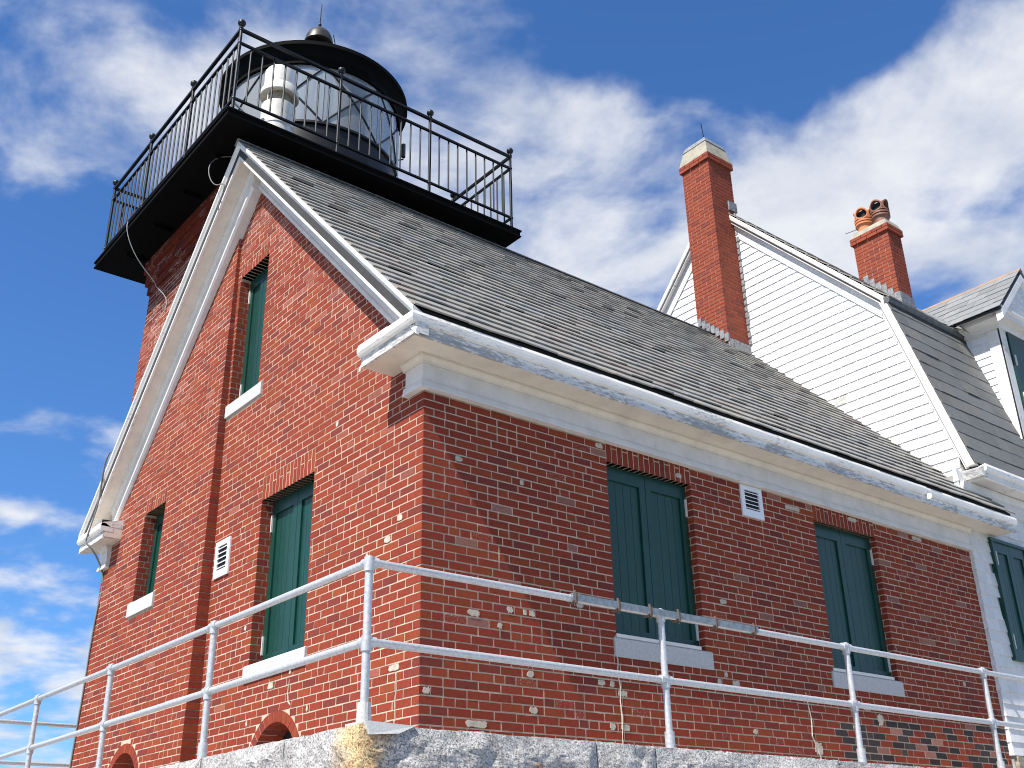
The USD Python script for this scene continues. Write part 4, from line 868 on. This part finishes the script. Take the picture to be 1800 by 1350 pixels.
while z < 7.05:
    hw = max(.05, .72-(z-6.50)/DK); u = DC-hw
    while u < DC+hw-.03: shg(lambda u, d, z: (u, DY-.172-d, z), (0, -1, 0), u+.0015, min(u+.16, DC+hw), z, z+.115, .2*rh.random()); u += .16
    z += .115
pieces(items, 'shingle', M['shingle'], dmp, 'shingling', 120)
MB().box(DX0-.012, DX0+.012, DY-.01, .165, 4.55, 6.30).build('corner_board', M['peel'], dmp)
MB().box(DX0-.012, DX0+.17, DY-.012, DY+.012, 4.55, 6.30).build('corner_board', M['peel'], dmp)
MB().sweep([(.0, 6.30), (.04, 6.30), (.05, 6.36), (.20, 6.40), (.21, 6.47), (.25, 6.49), (.25, 6.525), (.0, 6.56)], [lambda a, b: (DX0-a, 1.0, b), lambda a, b: (DX0-a, DY-a*.9, b), lambda a, b: (DX1+a, DY-a*.9, b)]).build('eave_moulding', M['peel'], dmp)
for sg in (-1, 1):
    q = lambda d: DC+sg*d
    MB().sweep([(0, 0), (0, -.10), (.06, -.12), (.10, -.12), (.10, 0)], [lambda a, b: (q(.93), DY-.235+a, 6.44+b*1.3), lambda a, b: (q(0), DY-.235+a, 6.44+.93*DK+b*1.3)]).build('rake_moulding', M['white'], dmp)
MB().sweep([(-.96, 6.43), (0, 6.43+.96*DK), (.96, 6.43), (.96, 6.47), (0, 6.475+.96*DK), (-.96, 6.47)], [lambda a, b: (DC+a, DY-.22, b), lambda a, b: (DC+a, 1.5, b)]).build('dormer_roof', M['roofing'], dmp)
dc = math.hypot(1, DK)
slates((DC-.975, DY-.24, 6.455), (0, 1, 0), np.array([1, 0, DK])/dc, np.array([-DK, 0, 1])/dc, 6, 1.75, .96*dc/6, .28, random.Random(12), 'dormer_slate', dmp, 'dormer_slating', lift=.006, gap=.015, thick=.008, limit=60, tone=lambda g: scaled((.18, .185, .185), g.uniform(.85, 1.15)))
slates((DC+.975, DY-.24, 6.455), (0, 1, 0), np.array([-1, 0, DK])/dc, np.array([DK, 0, 1])/dc, 6, 1.75, .96*dc/6, .28, random.Random(13), 'dormer_slate', dmp, 'dormer_slating', lift=.006, limit=0)
MB().sweep([(-.05, 0), (0, .06), (.05, 0), (0, .03)], [lambda a, b: (DC+a, DY-.25, 6.455+.96*DK+b), lambda a, b: (DC+a, 1.5, 6.455+.96*DK+b)]).build('dormer_ridge', M['lichen'], dmp)
MB().hex([(9.9, .38, 6.36), (10.25, .38, 6.36), (10.25, 1.2, 7.15), (9.9, .7, 6.62), (9.9, .38, 6.39), (10.25, .38, 6.39), (10.25, 1.2, 7.2), (9.9, .7, 6.65)]).build('valley_flashing', M['lead'], dmp)
shutter(lambda u, d, z: (u, DY+.012-d, z), 10.42, 11.30, 4.9, 6.26, .0, dmp, hinge_side='lo') if False else None
MB().box(10.40, 11.32, DY-.03, DY+.01, 4.85, 6.29).build('dormer_shutter', M['green'], dmp)
for i in range(2): MB().box(10.44, 10.46, DY-.05, DY-.0305, 5.15+i*.6, 5.32+i*.6).build('dormer_hinge', M['hinge'], dmp)
